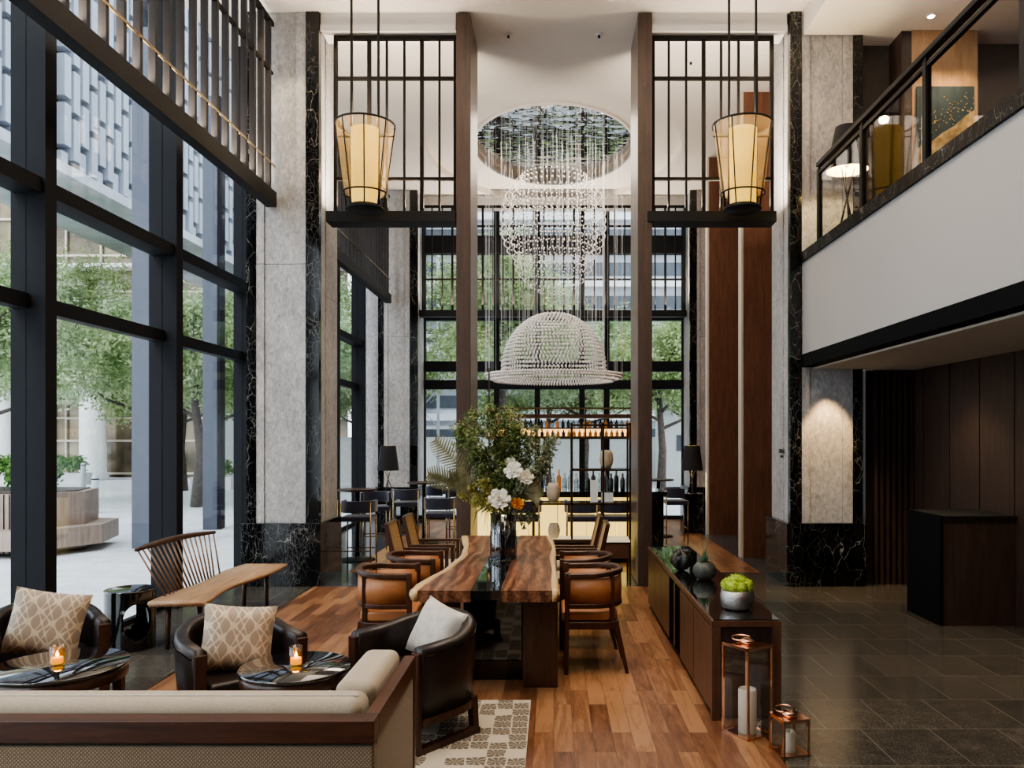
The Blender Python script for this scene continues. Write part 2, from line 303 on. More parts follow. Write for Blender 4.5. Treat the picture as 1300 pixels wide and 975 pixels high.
# ------------------------------------------------------------------ mesh helpers
class MB:
    def __init__(s): s.v = []; s.f = []
    def add(s, vs, fs):
        o = len(s.v); s.v += [tuple(v) for v in vs]; s.f += [tuple(i + o for i in f) for f in fs]; return s
    def box(s, x0, x1, y0, y1, z0, z1):
        return s.add([(x, y, z) for z in (z0, z1) for y in (y0, y1) for x in (x0, x1)],
                     [(0, 2, 3, 1), (4, 5, 7, 6), (0, 1, 5, 4), (2, 6, 7, 3), (0, 4, 6, 2), (1, 3, 7, 5)])
    def hexa(s, bot, top):   # two quads of 4 points
        return s.add(list(bot) + list(top), [(3, 2, 1, 0), (4, 5, 6, 7), (0, 1, 5, 4), (1, 2, 6, 5), (2, 3, 7, 6), (3, 0, 4, 7)])
    def leg(s, p, q, w0, w1, d0=None, d1=None):   # tapered square bar, axis aligned ends
        d0 = d0 or w0; d1 = d1 or w1
        f = lambda c, w, d: [(c[0] - w / 2, c[1] - d / 2, c[2]), (c[0] + w / 2, c[1] - d / 2, c[2]), (c[0] + w / 2, c[1] + d / 2, c[2]), (c[0] - w / 2, c[1] + d / 2, c[2])]
        return s.hexa(f(p, w0, d0), f(q, w1, d1))
    def tube(s, pts, r, n=8, closed=False, cap=True):
        pts = [Vector(p) for p in pts]; m = len(pts); rs = r if isinstance(r, (list, tuple)) else [r] * m
        base = len(s.v); up = None
        for i, p in enumerate(pts):
            a = pts[(i - 1) % m] if (closed or i > 0) else p; b = pts[(i + 1) % m] if (closed or i < m - 1) else p
            t = (b - a).normalized()
            if up is None:
                up = Vector((0, 0, 1)) if abs(t.z) < .9 else Vector((1, 0, 0))
            u = (up - t * up.dot(t))
            if u.length < 1e-5: u = t.orthogonal()
            u.normalize(); up = u; w = t.cross(u)
            for k in range(n):
                an = 2 * pi * k / n + pi / n; s.v.append(tuple(p + u * cos(an) * rs[i] + w * sin(an) * rs[i]))
        for i in range(m if closed else m - 1):
            j = (i + 1) % m
            for k in range(n):
                l = (k + 1) % n; s.f.append((base + i * n + k, base + i * n + l, base + j * n + l, base + j * n + k))
        if cap and not closed:
            s.f.append(tuple(base + k for k in range(n))[::-1]); s.f.append(tuple(base + (m - 1) * n + k for k in range(n)))
        return s
    def lathe(s, prof, c=(0, 0, 0), n=24, ax=1, ay=1, cap=True):
        base = len(s.v); m = len(prof)
        for r, z in prof:
            for k in range(n):
                a = 2 * pi * k / n; s.v.append((c[0] + r * ax * cos(a), c[1] + r * ay * sin(a), c[2] + z))
        for i in range(m - 1):
            for k in range(n):
                l = (k + 1) % n; s.f.append((base + i * n + k, base + i * n + l, base + (i + 1) * n + l, base + (i + 1) * n + k))
        if cap:
            s.f.append(tuple(base + k for k in range(n))[::-1]); s.f.append(tuple(base + (m - 1) * n + k for k in range(n)))
        return s
    def prism(s, poly, z0, z1):
        n = len(poly)
        return s.add([(x, y, z0) for x, y in poly] + [(x, y, z1) for x, y in poly],
                     [tuple(range(n))[::-1], tuple(range(n, 2 * n))] + [(i, (i + 1) % n, n + (i + 1) % n, n + i) for i in range(n)])
    def sweep(s, rings):  # list of equal length closed rings
        base = len(s.v); n = len(rings[0])
        for r in rings: s.v += [tuple(p) for p in r]
        for i in range(len(rings) - 1):
            for k in range(n):
                l = (k + 1) % n; s.f.append((base + i * n + k, base + i * n + l, base + (i + 1) * n + l, base + (i + 1) * n + k))
        s.f.append(tuple(base + k for k in range(n))[::-1]); s.f.append(tuple(base + (len(rings) - 1) * n + k for k in range(n)))
        return s
    def grid(s, fn, nu, nv, wrap=False):
        base = len(s.v)
        for i in range(nu + 1):
            for j in range(nv + 1): s.v.append(tuple(fn(i / nu, j / nv)))
        for i in range(nu):
            for j in range(nv):
                a = base + i * (nv + 1) + j; s.f.append((a, a + 1, a + nv + 2, a + nv + 1))
        return s
    def xf(s, M_, start=0):
        s.v = s.v[:start] + [tuple(M_ @ Vector(p)) for p in s.v[start:]]; return s
    def build(s, name, mat, parent=None, smooth=False, bevel=0, seg=2):
        me = bpy.data.meshes.new(name); me.from_pydata(s.v, [], s.f); me.update()
        bm = bmesh.new(); bm.from_mesh(me); bmesh.ops.recalc_face_normals(bm, faces=bm.faces); bm.to_mesh(me); bm.free()
        me.materials.append(M[mat] if isinstance(mat, str) else mat)
        o = bpy.data.objects.new(name, me); COL.objects.link(o)
        if parent: o.parent = parent
        if smooth:
            for p in me.polygons: p.use_smooth = True
        if bevel:
            b = o.modifiers.new('bevel', 'BEVEL'); b.width = bevel; b.segments = seg; b.limit_method = 'ANGLE'; b.angle_limit = R(40)
            for p in me.polygons: p.use_smooth = True
            try:
                o.modifiers.new('wn', 'WEIGHTED_NORMAL')
            except Exception: pass
        return o
def tag(o, label=None, cat=None, group=None, kind=None):
    if label: o['label'] = label
    if cat: o['category'] = cat
    if group: o['group'] = group
    if kind: o['kind'] = kind
    return o
def thing(name, label, cat, loc=(0, 0, 0), rz=0, group=None):
    o = bpy.data.objects.new(name, None); COL.objects.link(o); o.empty_display_size = .1
    o.location = loc; o.rotation_euler = (0, 0, rz); return tag(o, label, cat, group)
def struct(o): o['kind'] = 'structure'; return o
def sthing(name):
    o = bpy.data.objects.new(name, None); COL.objects.link(o); o['kind'] = 'structure'; return o
def clone(o, loc=None, rz=None, label=None, group=None, parent=None):
    c = o.copy(); COL.objects.link(c)
    if parent: c.parent = parent
    for ch in list(o.children): clone(ch, parent=c)
    if loc is not None: c.location = loc
    if rz is not None: c.rotation_euler = (0, 0, rz)
    if label: c['label'] = label
    if group: c['group'] = group
    return c
def part_label(o, t): o['label'] = t; return o
def pillow_mb(w, h, t, n=14):
    mb = MB()
    def surf(sg):
        def fn(u, v):
            a = 2 * u - 1; b = 2 * v - 1
            k = max(0, (1 - a ** 4)) ** .6 * max(0, (1 - b ** 4)) ** .6
            sx = 1 - .07 * (1 - b * b) * 1.0; sz = 1 - .07 * (1 - a * a)
            return (a * w / 2 * (sx), sg * t / 2 * k, b * h / 2 * (sz))
        return fn
    mb.grid(surf(1), n, n); mb.grid(surf(-1), n, n); return mb
def scatter_leaves(mb, blobs, n, size, rnd, flat=False, shell=.55, asp=1.):
    tot = sum(b[3] ** 2 for b in blobs)
    for bx, by, bz, br in blobs:
        for _ in range(int(n * br ** 2 / tot)):
            while True:
                d = Vector((rnd.gauss(0, 1), rnd.gauss(0, 1), rnd.gauss(0, 1)))
                if d.length > .01: break
            d.normalize(); r = br * (shell + (1 - shell) * rnd.random()) * (.82 + .36 * rnd.random())
            p = Vector((bx, by, bz)) + d * r
            nrm = (d + Vector((rnd.gauss(0, .6), rnd.gauss(0, .6), rnd.gauss(0, .6) + .3))).normalized()
            u = nrm.orthogonal().normalized(); u.rotate(Matrix.Rotation(rnd.random() * 6.28, 3, nrm)); w = nrm.cross(u)
            sz = size * (.6 + .8 * rnd.random())
            mb.add([p - u * sz, p + w * sz * .5 * asp, p + u * sz, p - w * sz * .5 * asp], [(0, 1, 2, 3)])
    return mb
# ------------------------------------------------------------------ camera, world
cam = bpy.data.cameras.new('camera'); co = bpy.data.objects.new('camera', cam); COL.objects.link(co)
co.location = (0, 0, 1.8); co.rotation_euler = (R(90), 0, 0)
cam.sensor_width = 36; cam.lens = 1000 / 1300 * 36; cam.shift_x = -53 / 1300; cam.shift_y = 67.5 / 1300; cam.clip_end = 300; cam.clip_start = .05
scene.camera = co
w = bpy.data.worlds.new('world'); scene.world = w; w.use_nodes = True
nt = w.node_tree; bg = nt.nodes['Background']
tc = N(nt, 'ShaderNodeTexCoord'); sp = N(nt, 'ShaderNodeSeparateXYZ'); L(nt, tc.outputs['Generated'], sp.inputs[0])
L(nt, ramp(nt, sp.outputs[2], [(0, (.80, .86, .92)), (.5, (.78, .87, 1.0))]), bg.inputs[0]); bg.inputs[1].default_value = 3.0
scene.view_settings.view_transform = 'AgX'; scene.view_settings.look = 'AgX - Medium High Contrast'; scene.view_settings.exposure = .35
scene.cycles.use_denoising = True; scene.cycles.max_bounces = 7; scene.cycles.transparent_max_bounces = 24
scene.cycles.caustics_reflective = False; scene.cycles.caustics_refractive = False; scene.cycles.sample_clamp_indirect = 6
def area(name, loc, size, power, color=(1, .86, .70), rot=(0, 0, 0), sy=None, spread=180):
    l = bpy.data.lights.new(name, 'AREA'); l.energy = power; l.color = color; l.size = size; l.spread = R(spread)
    if sy: l.shape = 'RECTANGLE'; l.size_y = sy
    o = bpy.data.objects.new(name, l); COL.objects.link(o); o.location = loc; o.rotation_euler = rot; return o
def point(name, loc, power, color=(1, .75, .45), r=.05):
    l = bpy.data.lights.new(name, 'POINT'); l.energy = power; l.color = color; l.shadow_soft_size = r
    o = bpy.data.objects.new(name, l); COL.objects.link(o); o.location = loc; return o
def spot(name, loc, to, power, ang=40, color=(1, .82, .6), blend=.6, r=.04):
    l = bpy.data.lights.new(name, 'SPOT'); l.energy = power; l.color = color; l.spot_size = R(ang); l.spot_blend = blend; l.shadow_soft_size = r
    o = bpy.data.objects.new(name, l); COL.objects.link(o); o.location = loc
    o.rotation_euler = (Vector(to) - Vector(loc)).to_track_quat('-Z', 'Y').to_euler(); return o
# sun-ish soft daylight on the plaza
sl = bpy.data.lights.new('sun', 'SUN'); sl.energy = 1.6; sl.angle = R(25); sl.color = (1, .97, .92)
so = bpy.data.objects.new('sun', sl); COL.objects.link(so); so.rotation_euler = (R(38), R(-28), 0)

CZ = 6.95; GX = -4.1; YB = -3.2; YF = 17.3
# ------------------------------------------------------------------ shell
def slab(name, x0, x1, y0, y1, z0, z1, mat): return struct(MB().box(x0, x1, y0, y1, z0, z1).build(name, mat))
slab('floor', -2.9, 1.28, YB, 9.5, -.1, 0, 'wood_floor')
slab('floor', -4.25, -2.9, YB, 9.5, -.1, 0, 'tile')
slab('floor', 1.28, 4.6, YB, 10.5, -.1, 0, 'tile')
slab('floor', -4.25, 1.28, 9.5, 10.5, -.1, 0, 'tile_bar')
slab('floor', -2.75, 2.75, 10.5, 17.4, -.1, 0, 'wood_floor')
slab('floor', -4.25, -2.75, 10.5, 17.4, -.1, 0, 'tile_bar')
slab('floor', 2.75, 4.6, 10.5, 17.4, -.1, 0, 'tile_bar')
for n_, x in (('trim_1', -2.9), ('trim_2', 1.28)):
    slab(n_, x - .008, x + .008, YB, 9.5, 0, .003, 'brass')
# ceiling slab with a two-stepped oval recess
OC = 14.4
def ring_slab(name, rect, oc, a, b, z, mat, n=96):
    x0, x1, y0, y1 = rect; cx, cy = 0, oc; inner = []; outer = []
    for k in range(n):
        t = 2 * pi * k / n; c, s_ = cos(t), sin(t); inner.append((cx + a * c, cy + b * s_))
        ks = []
        if c > 1e-9: ks.append((x1 - cx) / c)
        if c < -1e-9: ks.append((x0 - cx) / c)
        if s_ > 1e-9: ks.append((y1 - cy) / s_)
        if s_ < -1e-9: ks.append((y0 - cy) / s_)
        q = min(v for v in ks if v > 0); outer.append((cx + c * q, cy + s_ * q))
    mb = MB(); zt = z + .12
    vs = [(x, y, z) for x, y in inner] + [(x, y, z) for x, y in outer] + [(x, y, zt) for x, y in inner] + [(x, y, zt) for x, y in outer]
    fs = []
    for k in range(n):
        l = (k + 1) % n
        fs += [(k, l, n + l, n + k), (2 * n + k, 3 * n + k, 3 * n + l, 2 * n + l), (k, 2 * n + k, 2 * n + l, l), (n + k, n + l, 3 * n + l, 3 * n + k)]
    # square off corners
    mb.add(vs, fs); return mb
YC = 17.5
mb = ring_slab('c', (-2.6, 2.6, 11.2, YC), OC, 2.3, 2.85, CZ, 'ceil')
mb.box(-4.4, 8.2, YB, 11.2, CZ, CZ + .12); mb.box(-4.4, -2.6, 11.2, YC, CZ, CZ + .12); mb.box(2.6, 8.2, 11.2, YC, CZ, CZ + .12)
# corner fillers of the ring
for sx in (-1, 1):
    for y0, y1 in ((11.2, 11.5), (17.3, YC)):
        mb.box(min(sx * 1.6, sx * 2.6), max(sx * 1.6, sx * 2.6), y0, y1, CZ + .004, CZ + .12)
struct(mb.build('ceiling', 'ceil'))
mb = ring_slab('c', (-2.7, 2.7, 11.1, YC + .1), OC, 1.45, 1.98, CZ + .12, 'ceil')
struct(mb.build('ceiling', 'ceil'))
mb = MB(); n = 96
mb.lathe([(1, 0), (1, .145)], (0, OC, CZ + .125), n, 1.45, 1.98, cap=False); struct(mb.build('trim_3', 'lip'))
mb = MB(); n = 96; vs = []
for k in range(n): vs.append((1.44 * cos(2 * pi * k / n), 1.97 * sin(2 * pi * k / n), 0))
for k in range(n): vs.append((1.49 * cos(2 * pi * k / n), 2.02 * sin(2 * pi * k / n), 0))
vs = [(x, OC + y, CZ + .125) for x, y, z in vs] + [(x, OC + y, CZ + .09) for x, y, z in vs]
mb.add(vs, [(k, (k + 1) % n, n + (k + 1) % n, n + k) for k in range(n)] + [(2 * n + k, 2 * n + (k + 1) % n, 3 * n + (k + 1) % n, 3 * n + k) for k in range(n)] +
       [(k, (k + 1) % n, 2 * n + (k + 1) % n, 2 * n + k) for k in range(n)] + [(n + k, n + (k + 1) % n, 3 * n + (k + 1) % n, 3 * n + k) for k in range(n)])
struct(mb.build('trim_4', 'white'))
mb = MB().lathe([(0.01, 0), (1, 0), (1, .03)], (0, OC, CZ + .265), n, 1.46, 1.99)
tag(mb.build('ceiling_mirror', 'mirror'), 'oval rippled mirror set in the ceiling recess above the crystal chandelier', 'mirror')
# walls
slab('ceiling', 3.02, 8.2, YB, 9.515, 6.66, 6.949, 'ceil'); slab('ceiling', 3.75, 8.2, 9.516, 9.94, 6.66, 6.949, 'ceil')
slab('wall_back', -4.3, 8.2, YB - .15, YB, 0, CZ + .2, 'walnut')
slab('wall_right', 4.42, 4.6, YB, 9.72, 0, 2.62, 'darkpanel')
slab('wall_right', 3.52, 3.7, 10.45, 17.5, 0, CZ, 'panel')
slab('wall_right', 8.05, 8.2, YB, 10.2, 3.9, CZ, 'greywall')
slab('wall_far', 3.84, 4.6, 9.7, 9.85, 0, 2.62, 'darkpanel')
slab('wall_far', 3.84, 8.2, 9.78, 9.95, 3.9, CZ, 'greywall')
# slatted timber on the wall behind the reception
mb = MB()
for k in range(8):
    x = 3.92 + k * .072; mb.box(x, x + .04, 9.62, 9.7, 0, 2.62)
struct(mb.build('trim_5', 'darkpanel'))
mb = MB()
for k in range(20):
    y = 9.4 - k * .62; mb.box(4.405, 4.42, y, y + .60, 0.0, 2.62)
struct(mb.build('trim_6', 'darkpanel'))
# wood piers beyond the right column
for (x0, x1, y0, lab) in ((2.80, 3.5, 11.75, 'walnut clad pier just behind the right stone column'), (2.83, 3.5, 14.5, 'tall reddish walnut clad pier beside the far black table lamp')):
    t = thing('wooden_pier', lab, 'pier', (0, 0, 0))
    MB().box(x0 + .03, x1, y0, y0 + .28, 0, CZ).build('pier_panel', 'panel', t)
    part_label(MB().box(x0, x0 + .03, y0 + .005, y0 + .20, 0, CZ).build('edge_strip', 'soffit', t), 'pale edge strip')
# cornice headers
for sx in (-1, 1):
    x0, x1 = sorted((sx * 1.19, sx * 2.83))
    slab('trim_7', x0, x1, 9.56, 9.9, 6.74, 6.95, 'white')
    slab('trim_8', x0, x1, 9.54, 9.56, 6.72, 6.80, 'white')
slab('trim_9', -4.2, 3.5, 16.95, 17.25, 6.74, 6.95, 'white')

# ------------------------------------------------------------------ stone columns
def column(cx0, cx1, y0, y1, inner, label, two=False):
    # inner: +1 when the hall side face is at cx1, -1 when at cx0
    t = thing('stone_column', label, 'column', (0, 0, 0))
    e = .16
    MB().box(cx0 + .02, cx1 - .02, y0 + .06, y1, .76, CZ).build('core', 'granite', t)
    if inner > 0: blk = [(cx0 - .0, cx0 + .12), (cx1 - .16, cx1)]; pan = (cx0 + .12, cx1 - .16)
    else: blk = [(cx0, cx0 + .14), (cx1 - .12, cx1)]; pan = (cx0 + .14, cx1 - .12)
    for a, b in blk: MB().box(a, b, y0 + .005, y0 + .10, .76, CZ).build('marble_strip', 'marble', t)
    wp = pan[1] - pan[0]
    mb = MB()
    for (fa, fb) in ((0, .16), (.165, .80), (.805, 1)):
        zz = [.762, 3.9, 6.95]
        for z0, z1 in zip(zz, zz[1:]):
            mb.box(pan[0] + wp * fa, pan[0] + wp * fb - .002, y0 + (.024 if 0 < fa < .5 else .010), y0 + .1, z0, z1 - .006)
    mb.build('granite_face', 'granite', t)
    xs = (cx1 - .02, cx1) if inner > 0 else (cx0, cx0 + .02)
    mb = MB()
    for z0, z1 in ((.762, 3.55), (3.556, 6.95)):
        for q0, q1 in ((.10, .30), (.31, .92)):
            mb.box(xs[0], xs[1], y0 + q0, min(y1, y0 + q1 * (y1 - y0)), z0, z1)
    mb.build('side_face', 'granite', t)
    MB().box(cx0 - .05, cx1 + .03, y0 - .03, y1 + .03, 0, .76).build('marble_base', 'marble', t, bevel=.004)
    return t
CL = column(-3.72, -2.84, 9.52, 10.4, 1, 'pale granite column on a black marble base beside the spindle bench')
CR = column(2.86, 3.74, 9.52, 10.4, -1, 'pale granite column on a black marble base beside the reception area')
column(-3.66, -2.84, 16.4, 17.3, 1, 'far left granite column behind a tripod table lamp')
column(2.84, 3.52, 16.4, 17.3, -1, 'far right granite column behind a tripod table lamp')
# sign on inner face of the right column
st = thing('wall_sign', 'small black lettered sign on the side of the right granite column', 'sign', (2.857, 9.86, 1.60))
def text(s_, size, loc, rot, parent, name, mat='ink', ext=.002):
    c = bpy.data.curves.new(name, 'FONT'); c.body = s_; c.size = size; c.extrude = ext; c.align_x = 'CENTER'
    o = bpy.data.objects.new(name, c); COL.objects.link(o); bpy.context.view_layer.update()
    me = bpy.data.meshes.new_from_object(o); bpy.data.objects.remove(o)
    o = bpy.data.objects.new(name, me); COL.objects.link(o); o.location = loc; o.rotation_euler = rot; o.parent = parent
    me.materials.clear(); me.materials.append(M[mat]); return o
text('TERR\u00c2C', .075, (-.004, 0, 0), (R(90), 0, R(-90)), st, 'lettering')
text('DINING', .036, (-.004, 0, -.052), (R(90), 0, R(-90)), st, 'lettering')

# ------------------------------------------------------------------ tall fins
def fin(x0, x1, label):
    t = thing('wooden_fin', label, 'fin', ((x0 + x1) / 2, 9.52, 0)); h = (x1 - x0) / 2
    MB().box(-h, h, 0, .9, 0, CZ - .02).build('fin_body', 'fin', t, bevel=.006)
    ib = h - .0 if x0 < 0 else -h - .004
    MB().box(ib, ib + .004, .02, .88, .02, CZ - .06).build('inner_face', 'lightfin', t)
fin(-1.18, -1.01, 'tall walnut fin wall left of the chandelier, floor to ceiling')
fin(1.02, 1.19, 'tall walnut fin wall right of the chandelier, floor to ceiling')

# ------------------------------------------------------------------ lattice screens
def screen_x(name, x0, x1, y, z0, z1, rails, nb, label, beam=True, group=None, thick_every=3, off=0):
    t = thing(name, label, 'screen', (0, y, 0), group=group)
    f = MB(); f.box(x0, x1, 0, .06, z1 - .045, z1); f.box(x0, x0 + .04, 0, .06, z0, z1 - .045); f.box(x1 - .04, x1, 0, .06, z0, z1 - .045)
    f.build('frame', 'grille', t)
    for z in rails:
        MB().box(x0 + .04, x1 - .04, 0.005, .05, z - .018, z + .018).build('rail', 'grille', t)
    for k in range(1, nb):
        x = x0 + (x1 - x0) * k / nb; hw = .022 if (k + off) % thick_every == 0 else .012
        MB().box(x - hw, x + hw, 0.01, .055, z0, z1 - .045).build('upright', 'grille', t)
    if beam: MB().box(x0 - .06, x1 + .0, -.12, .16, z0 - .13, z0).build('beam', 'black', t, bevel=.005)
    return t
screen_x('lattice_screen', -2.69, -1.185, 9.62, 4.53, 6.71, (6.19, 4.96), 7, 'black lattice screen high between left column and left fin', off=1)
screen_x('lattice_screen', 1.195, 2.69, 9.62, 4.53, 6.71, (6.19, 4.96), 7, 'black lattice screen high between right fin and right column', off=0)
screen_x('lattice_screen', -2.80, 2.80, 16.7, 4.48, 6.72, (6.28, 5.15), 26, 'wide lattice screen hanging before the far window', off=0)
def screen_y(x, y0, y1, z0, z1, n, label):
    t = thing('lattice_screen', label, 'screen', (x, 0, 0))
    MB().box(-.06, .06, y0, y1, z0 - .0, z0 + .18).build('beam', 'black', t, bevel=.004)
    MB().box(-.03, .03, y0, y1, z1 - .05, z1).build('top_rail', 'grille', t)
    part_label(MB().box(.031, .042, y0, y1, 5.05, 5.075).build('rail', 'brass', t), 'gilded lower rail')
    MB().box(-.02, .02, y0, y1, 6.17, 6.20).build('rail', 'grille', t)
    k = 0; y = y1 - .12
    while y > y0 and k < n:
        MB().box(-.03, .03, y - .022, y + .022, z0 + .18, z1 - .05).build('slat', 'slat', t); y -= .245; k += 1
    return t
screen_y(-3.40, YB + .3, 9.5, 4.57, 6.8, 52, 'long black slatted screen high along the left window wall')
screen_y(-3.42, 10.5, 16.3, 4.57, 6.8, 24, 'far slatted screen high along the left window wall behind the column')

# ------------------------------------------------------------------ window wall left
def win_y(name, ya, yb, door=False):
    t = sthing(name)
    MB().box(GX - .12, GX + .15, yb - .07, yb + .07, 0, CZ).build('post', 'mullion', t)
    for z in (3.76, 2.86):
        MB().box(GX - .10, GX + (.12 if z > 3 else .02), ya + .07, yb - .07, z - .06, z + .06).build('transom', 'mullion', t)
    MB().box(GX - .03, GX + .03, ya + .07, yb - .07, 0, .05).build('sill', 'mullion', t)
    MB().box(GX - .03, GX + .03, ya + .07, ya + .11, .05, CZ).build('jamb', 'mullion', t)
    MB().box(GX - .005, GX + .005, ya + .07, yb - .07, .04, CZ).build('glass_pane', 'glass', t)
    if door:
        MB().box(GX - .04, GX + .10, ya + .1, yb - .1, 2.15, 2.45).build('door_head', 'mullion', t)
        MB().box(GX - .04, GX + .06, ya + .95, ya + 1.07, 0, 2.15).build('door_stile', 'mullion', t)
ys = [-2.33, -.2, 1.93, 4.06, 6.19, 8.32, 10.45]
win_y('window_1', YB, ys[0])
for i in range(6): win_y('window_%d' % (i + 2), ys[i], ys[i + 1])
ys2 = [10.45, 12.5, 14.5, 16.5]
for i in range(3): win_y('window_%d' % (i + 8), ys2[i], ys2[i + 1], door=(i < 2))
# far window wall
t = sthing('window_11')
XF = [-2.87, -1.25, -.36, .62, 1.16, 1.92, 2.87]
for x in XF: MB().box(x - .06, x + .06, YF - .08, YF + .08, 0, 6.74).build('mullion', 'mullion', t)
MB().box(-2.87, 2.87, YF - .12, YF + .1, 5.82, 6.2).build('transom', 'mullion', t)
for z, h in ((3.35, .11), (2.95, .1), (4.42, .06)):
    MB().box(-2.87, 2.87, YF - .10, YF + .1, z - h, z + h).build('transom', 'mullion', t)
MB().box(-2.87, 2.87, YF - .06, YF + .06, 0, .08).build('sill', 'mullion', t)
MB().box(-2.87, 2.87, YF - .005, YF + .005, .05, 6.74).build('glass_pane', 'glass', t)
slab('wall_far', -4.2, -2.93, 17.32, 17.45, 0, CZ, 'granite'); slab('wall_far', 2.93, 3.7, 17.32, 17.45, 0, CZ, 'granite')

# ------------------------------------------------------------------ balcony
BX = 3.0
t = thing('balcony', 'white mezzanine balcony with black lower edge above the reception', 'balcony', (0, 0, 0))
MB().box(BX, BX + .12, YB + .01, 9.48, 2.79, 3.9).build('fascia', 'fascia', t)
part_label(MB().box(BX - .03, BX + .13, YB + .01, 9.48, 2.64, 2.79).build('edge_band', 'band', t), 'black lower edge band')
MB().box(BX + .13, 8.05, YB + .01, 9.48, 2.62, 2.72).box(3.78, 4.41, 9.48, 9.69, 2.62, 2.72).build('soffit', 'soffit', t)
MB().box(BX + .12, 8.03, YB + .01, 9.48, 3.82, 3.9).box(3.78, 8.03, 9.48, 9.77, 3.82, 3.9).build('deck', 'walnut_y', t)
part_label(MB().box(BX - .03, BX + .16, YB + .01, 9.48, 3.90, 4.02).build('kerb', 'marble_kerb', t), 'black veined marble kerb')
t = thing('balcony_railing', 'black steel railing with glass panes along the mezzanine edge', 'railing', (BX + .05, 0, 4.02))
py = [9.05, 7.78, 6.45, 5.1, 3.75, 2.4, 1.05, -.3]
for y in py:
    po_ = MB().box(-.02, .03, y - .03, y + .03, 0, .86).build('post', 'black', t)
    MB().box(-.01, .01, y - .02, y + .02, .86, .89).build('bracket', 'black', po_)
for a, b in zip(py, py[1:]): MB().box(0, .01, b + .03, a - .03, .02, .80).build('glass_pane', 'railglass', t)
MB().box(-.03, .04, -2.5, 9.08, .89, .94).build('handrail', 'black', t, bevel=.008)
MB().box(-.015, .025, -2.5, 9.08, .80, .835).build('rail', 'black', t)
MB().box(-.02, .03, -2.5, 9.05, 0, .035).build('bottom_rail', 'black', t)
# upper floor: timber pier + painting
t = thing('timber_pier', 'honey coloured timber wall panel on the mezzanine behind the painting', 'wall panel', (0, 0, 3.9))
MB().box(4.28, 5.06, 9.40, 9.77, 0, 2.757).build('panel', 'lightwood', t)
part_label(MB().box(4.16, 4.28, 9.42, 9.77, 0, 2.757).build('side_edge', 'darkpanel', t), 'dark side edge')
t = thing('painting', 'square blue painting with gold landscape on the mezzanine wall panel', 'painting', (4.66, 9.39, 4.55))
cv_ = MB().box(-.34, .34, -.03, 0, .0, 1.42).build('canvas', 'mosaic', t)
mb = MB(); rn = random.Random(3)
pts = [(-.34, 0), (.34, 0), (.34, 1.14), (.22, 1.06), (.1, .95), (-.05, .86), (-.2, .74), (-.34, .68)]
mb.add([(x, -.034, z) for x, z in pts], [tuple(range(len(pts)))]); mb.build('gold_hills', 'gold', cv_)
mb = MB()
for _ in range(90):
    x = rn.uniform(-.33, .33); z = .80 + .38 * (x + .34) / .68 + rn.gauss(.05, .08); r = .006
    mb.box(x - r, x + r, -.036, -.03, z - r, z + r)
mb.build('gold_flecks', 'gold', cv_)
slab('wall_far', 5.06, 5.9, 9.74, 9.78, 3.9, CZ, 'darkpanel')
slab('wall_far', 5.9, 8.05, 9.70, 9.78, 3.9, CZ, 'panel')
# downlights
def downl(x, y, z, label):
    t = thing('downlight', label, 'downlight', (x, y, z), group=None)
    MB().lathe([(.055, -.012), (.055, 0)], n=20).build('trim_ring', 'white', t)
    MB().lathe([(.035, -.016), (.035, -.012)], n=16).build('lens', 'downlight', t)
downl(4.35, 9.08, 6.66, 'left of two lit downlights in the ceiling over the mezzanine')
downl(4.75, 9.08, 6.66, 'right of two lit downlights in the ceiling over the mezzanine')
downl(3.62, 8.4, 2.64, 'small lit downlight under the balcony nearest the stone column')
downl(4.1, 6.6, 2.64, 'small lit downlight under the balcony farther from the stone column')
for x, lab in ((-.58, 'left small sprinkler fitting on the ceiling before the oval recess'), (.58, 'right small sprinkler fitting on the ceiling before the oval recess'), (1.88, 'small sprinkler fitting on the ceiling seen through the right lattice screen')):
    t = thing('sprinkler', lab, 'sprinkler', (x, 10.08 if abs(x) < 1 else 10.8, CZ)); MB().lathe([(.045, -.012), (.05, 0)], n=14).build('cover', 'white', t); MB().lathe([(.016, -.04), (.016, -.012)], n=10).build('nozzle', 'black', t)

# ------------------------------------------------------------------ lanterns
def lantern(x, label):
    t = thing('pendant_lantern', label, 'lantern', (x, 9.22, 4.45))
    rt, rb, zt, zb = .345, .255, 1.0, .20
    ring = lambda r, z: [(r * cos(2 * pi * k / 32), r * sin(2 * pi * k / 32), z) for k in range(32)]
    MB().tube(ring(rt, zt), .012, 6, True).build('top_ring', 'black', t, True)
    MB().tube(ring(rb, zb), .010, 6, True).build('bottom_ring', 'black', t, True)
    for k in range(8):
        a = 2 * pi * k / 8 + .2
        MB().tube([(rt * cos(a), rt * sin(a), zt), (rb * .82 * cos(a), rb * .82 * sin(a), 0.03)], .008, 6).build('rib', 'black', t, True)
    MB().lathe([(rb - .012, zb), (rt - .014, zt)], n=40, cap=False).build('mesh_shade', 'sheer', t, True)
    MB().lathe([(.155, .07), (.165, .95)], n=32).build('inner_shade', 'lampglow', t, True)
    MB().lathe([(.21, 0), (.22, .012), (.22, .03), (.18, .06)], n=32).build('base_disc', 'black', t, True)
    for s_ in (-1, 1):
        MB().tube([(s_ * .158, 0, .04), (s_ * .158, 0, CZ - 4.44)], .015, 8).build('rod', 'black', t, True)
        MB().box(min(s_ * .158, s_ * .345), max(s_ * .158, s_ * .345), -.006, .006, .86, .875).build('bracket', 'black', t)
    return t
lantern(-2.21, 'glowing conical pendant lantern hanging at the left lattice screen')
lantern(2.21, 'glowing conical pendant lantern hanging at the right lattice screen')
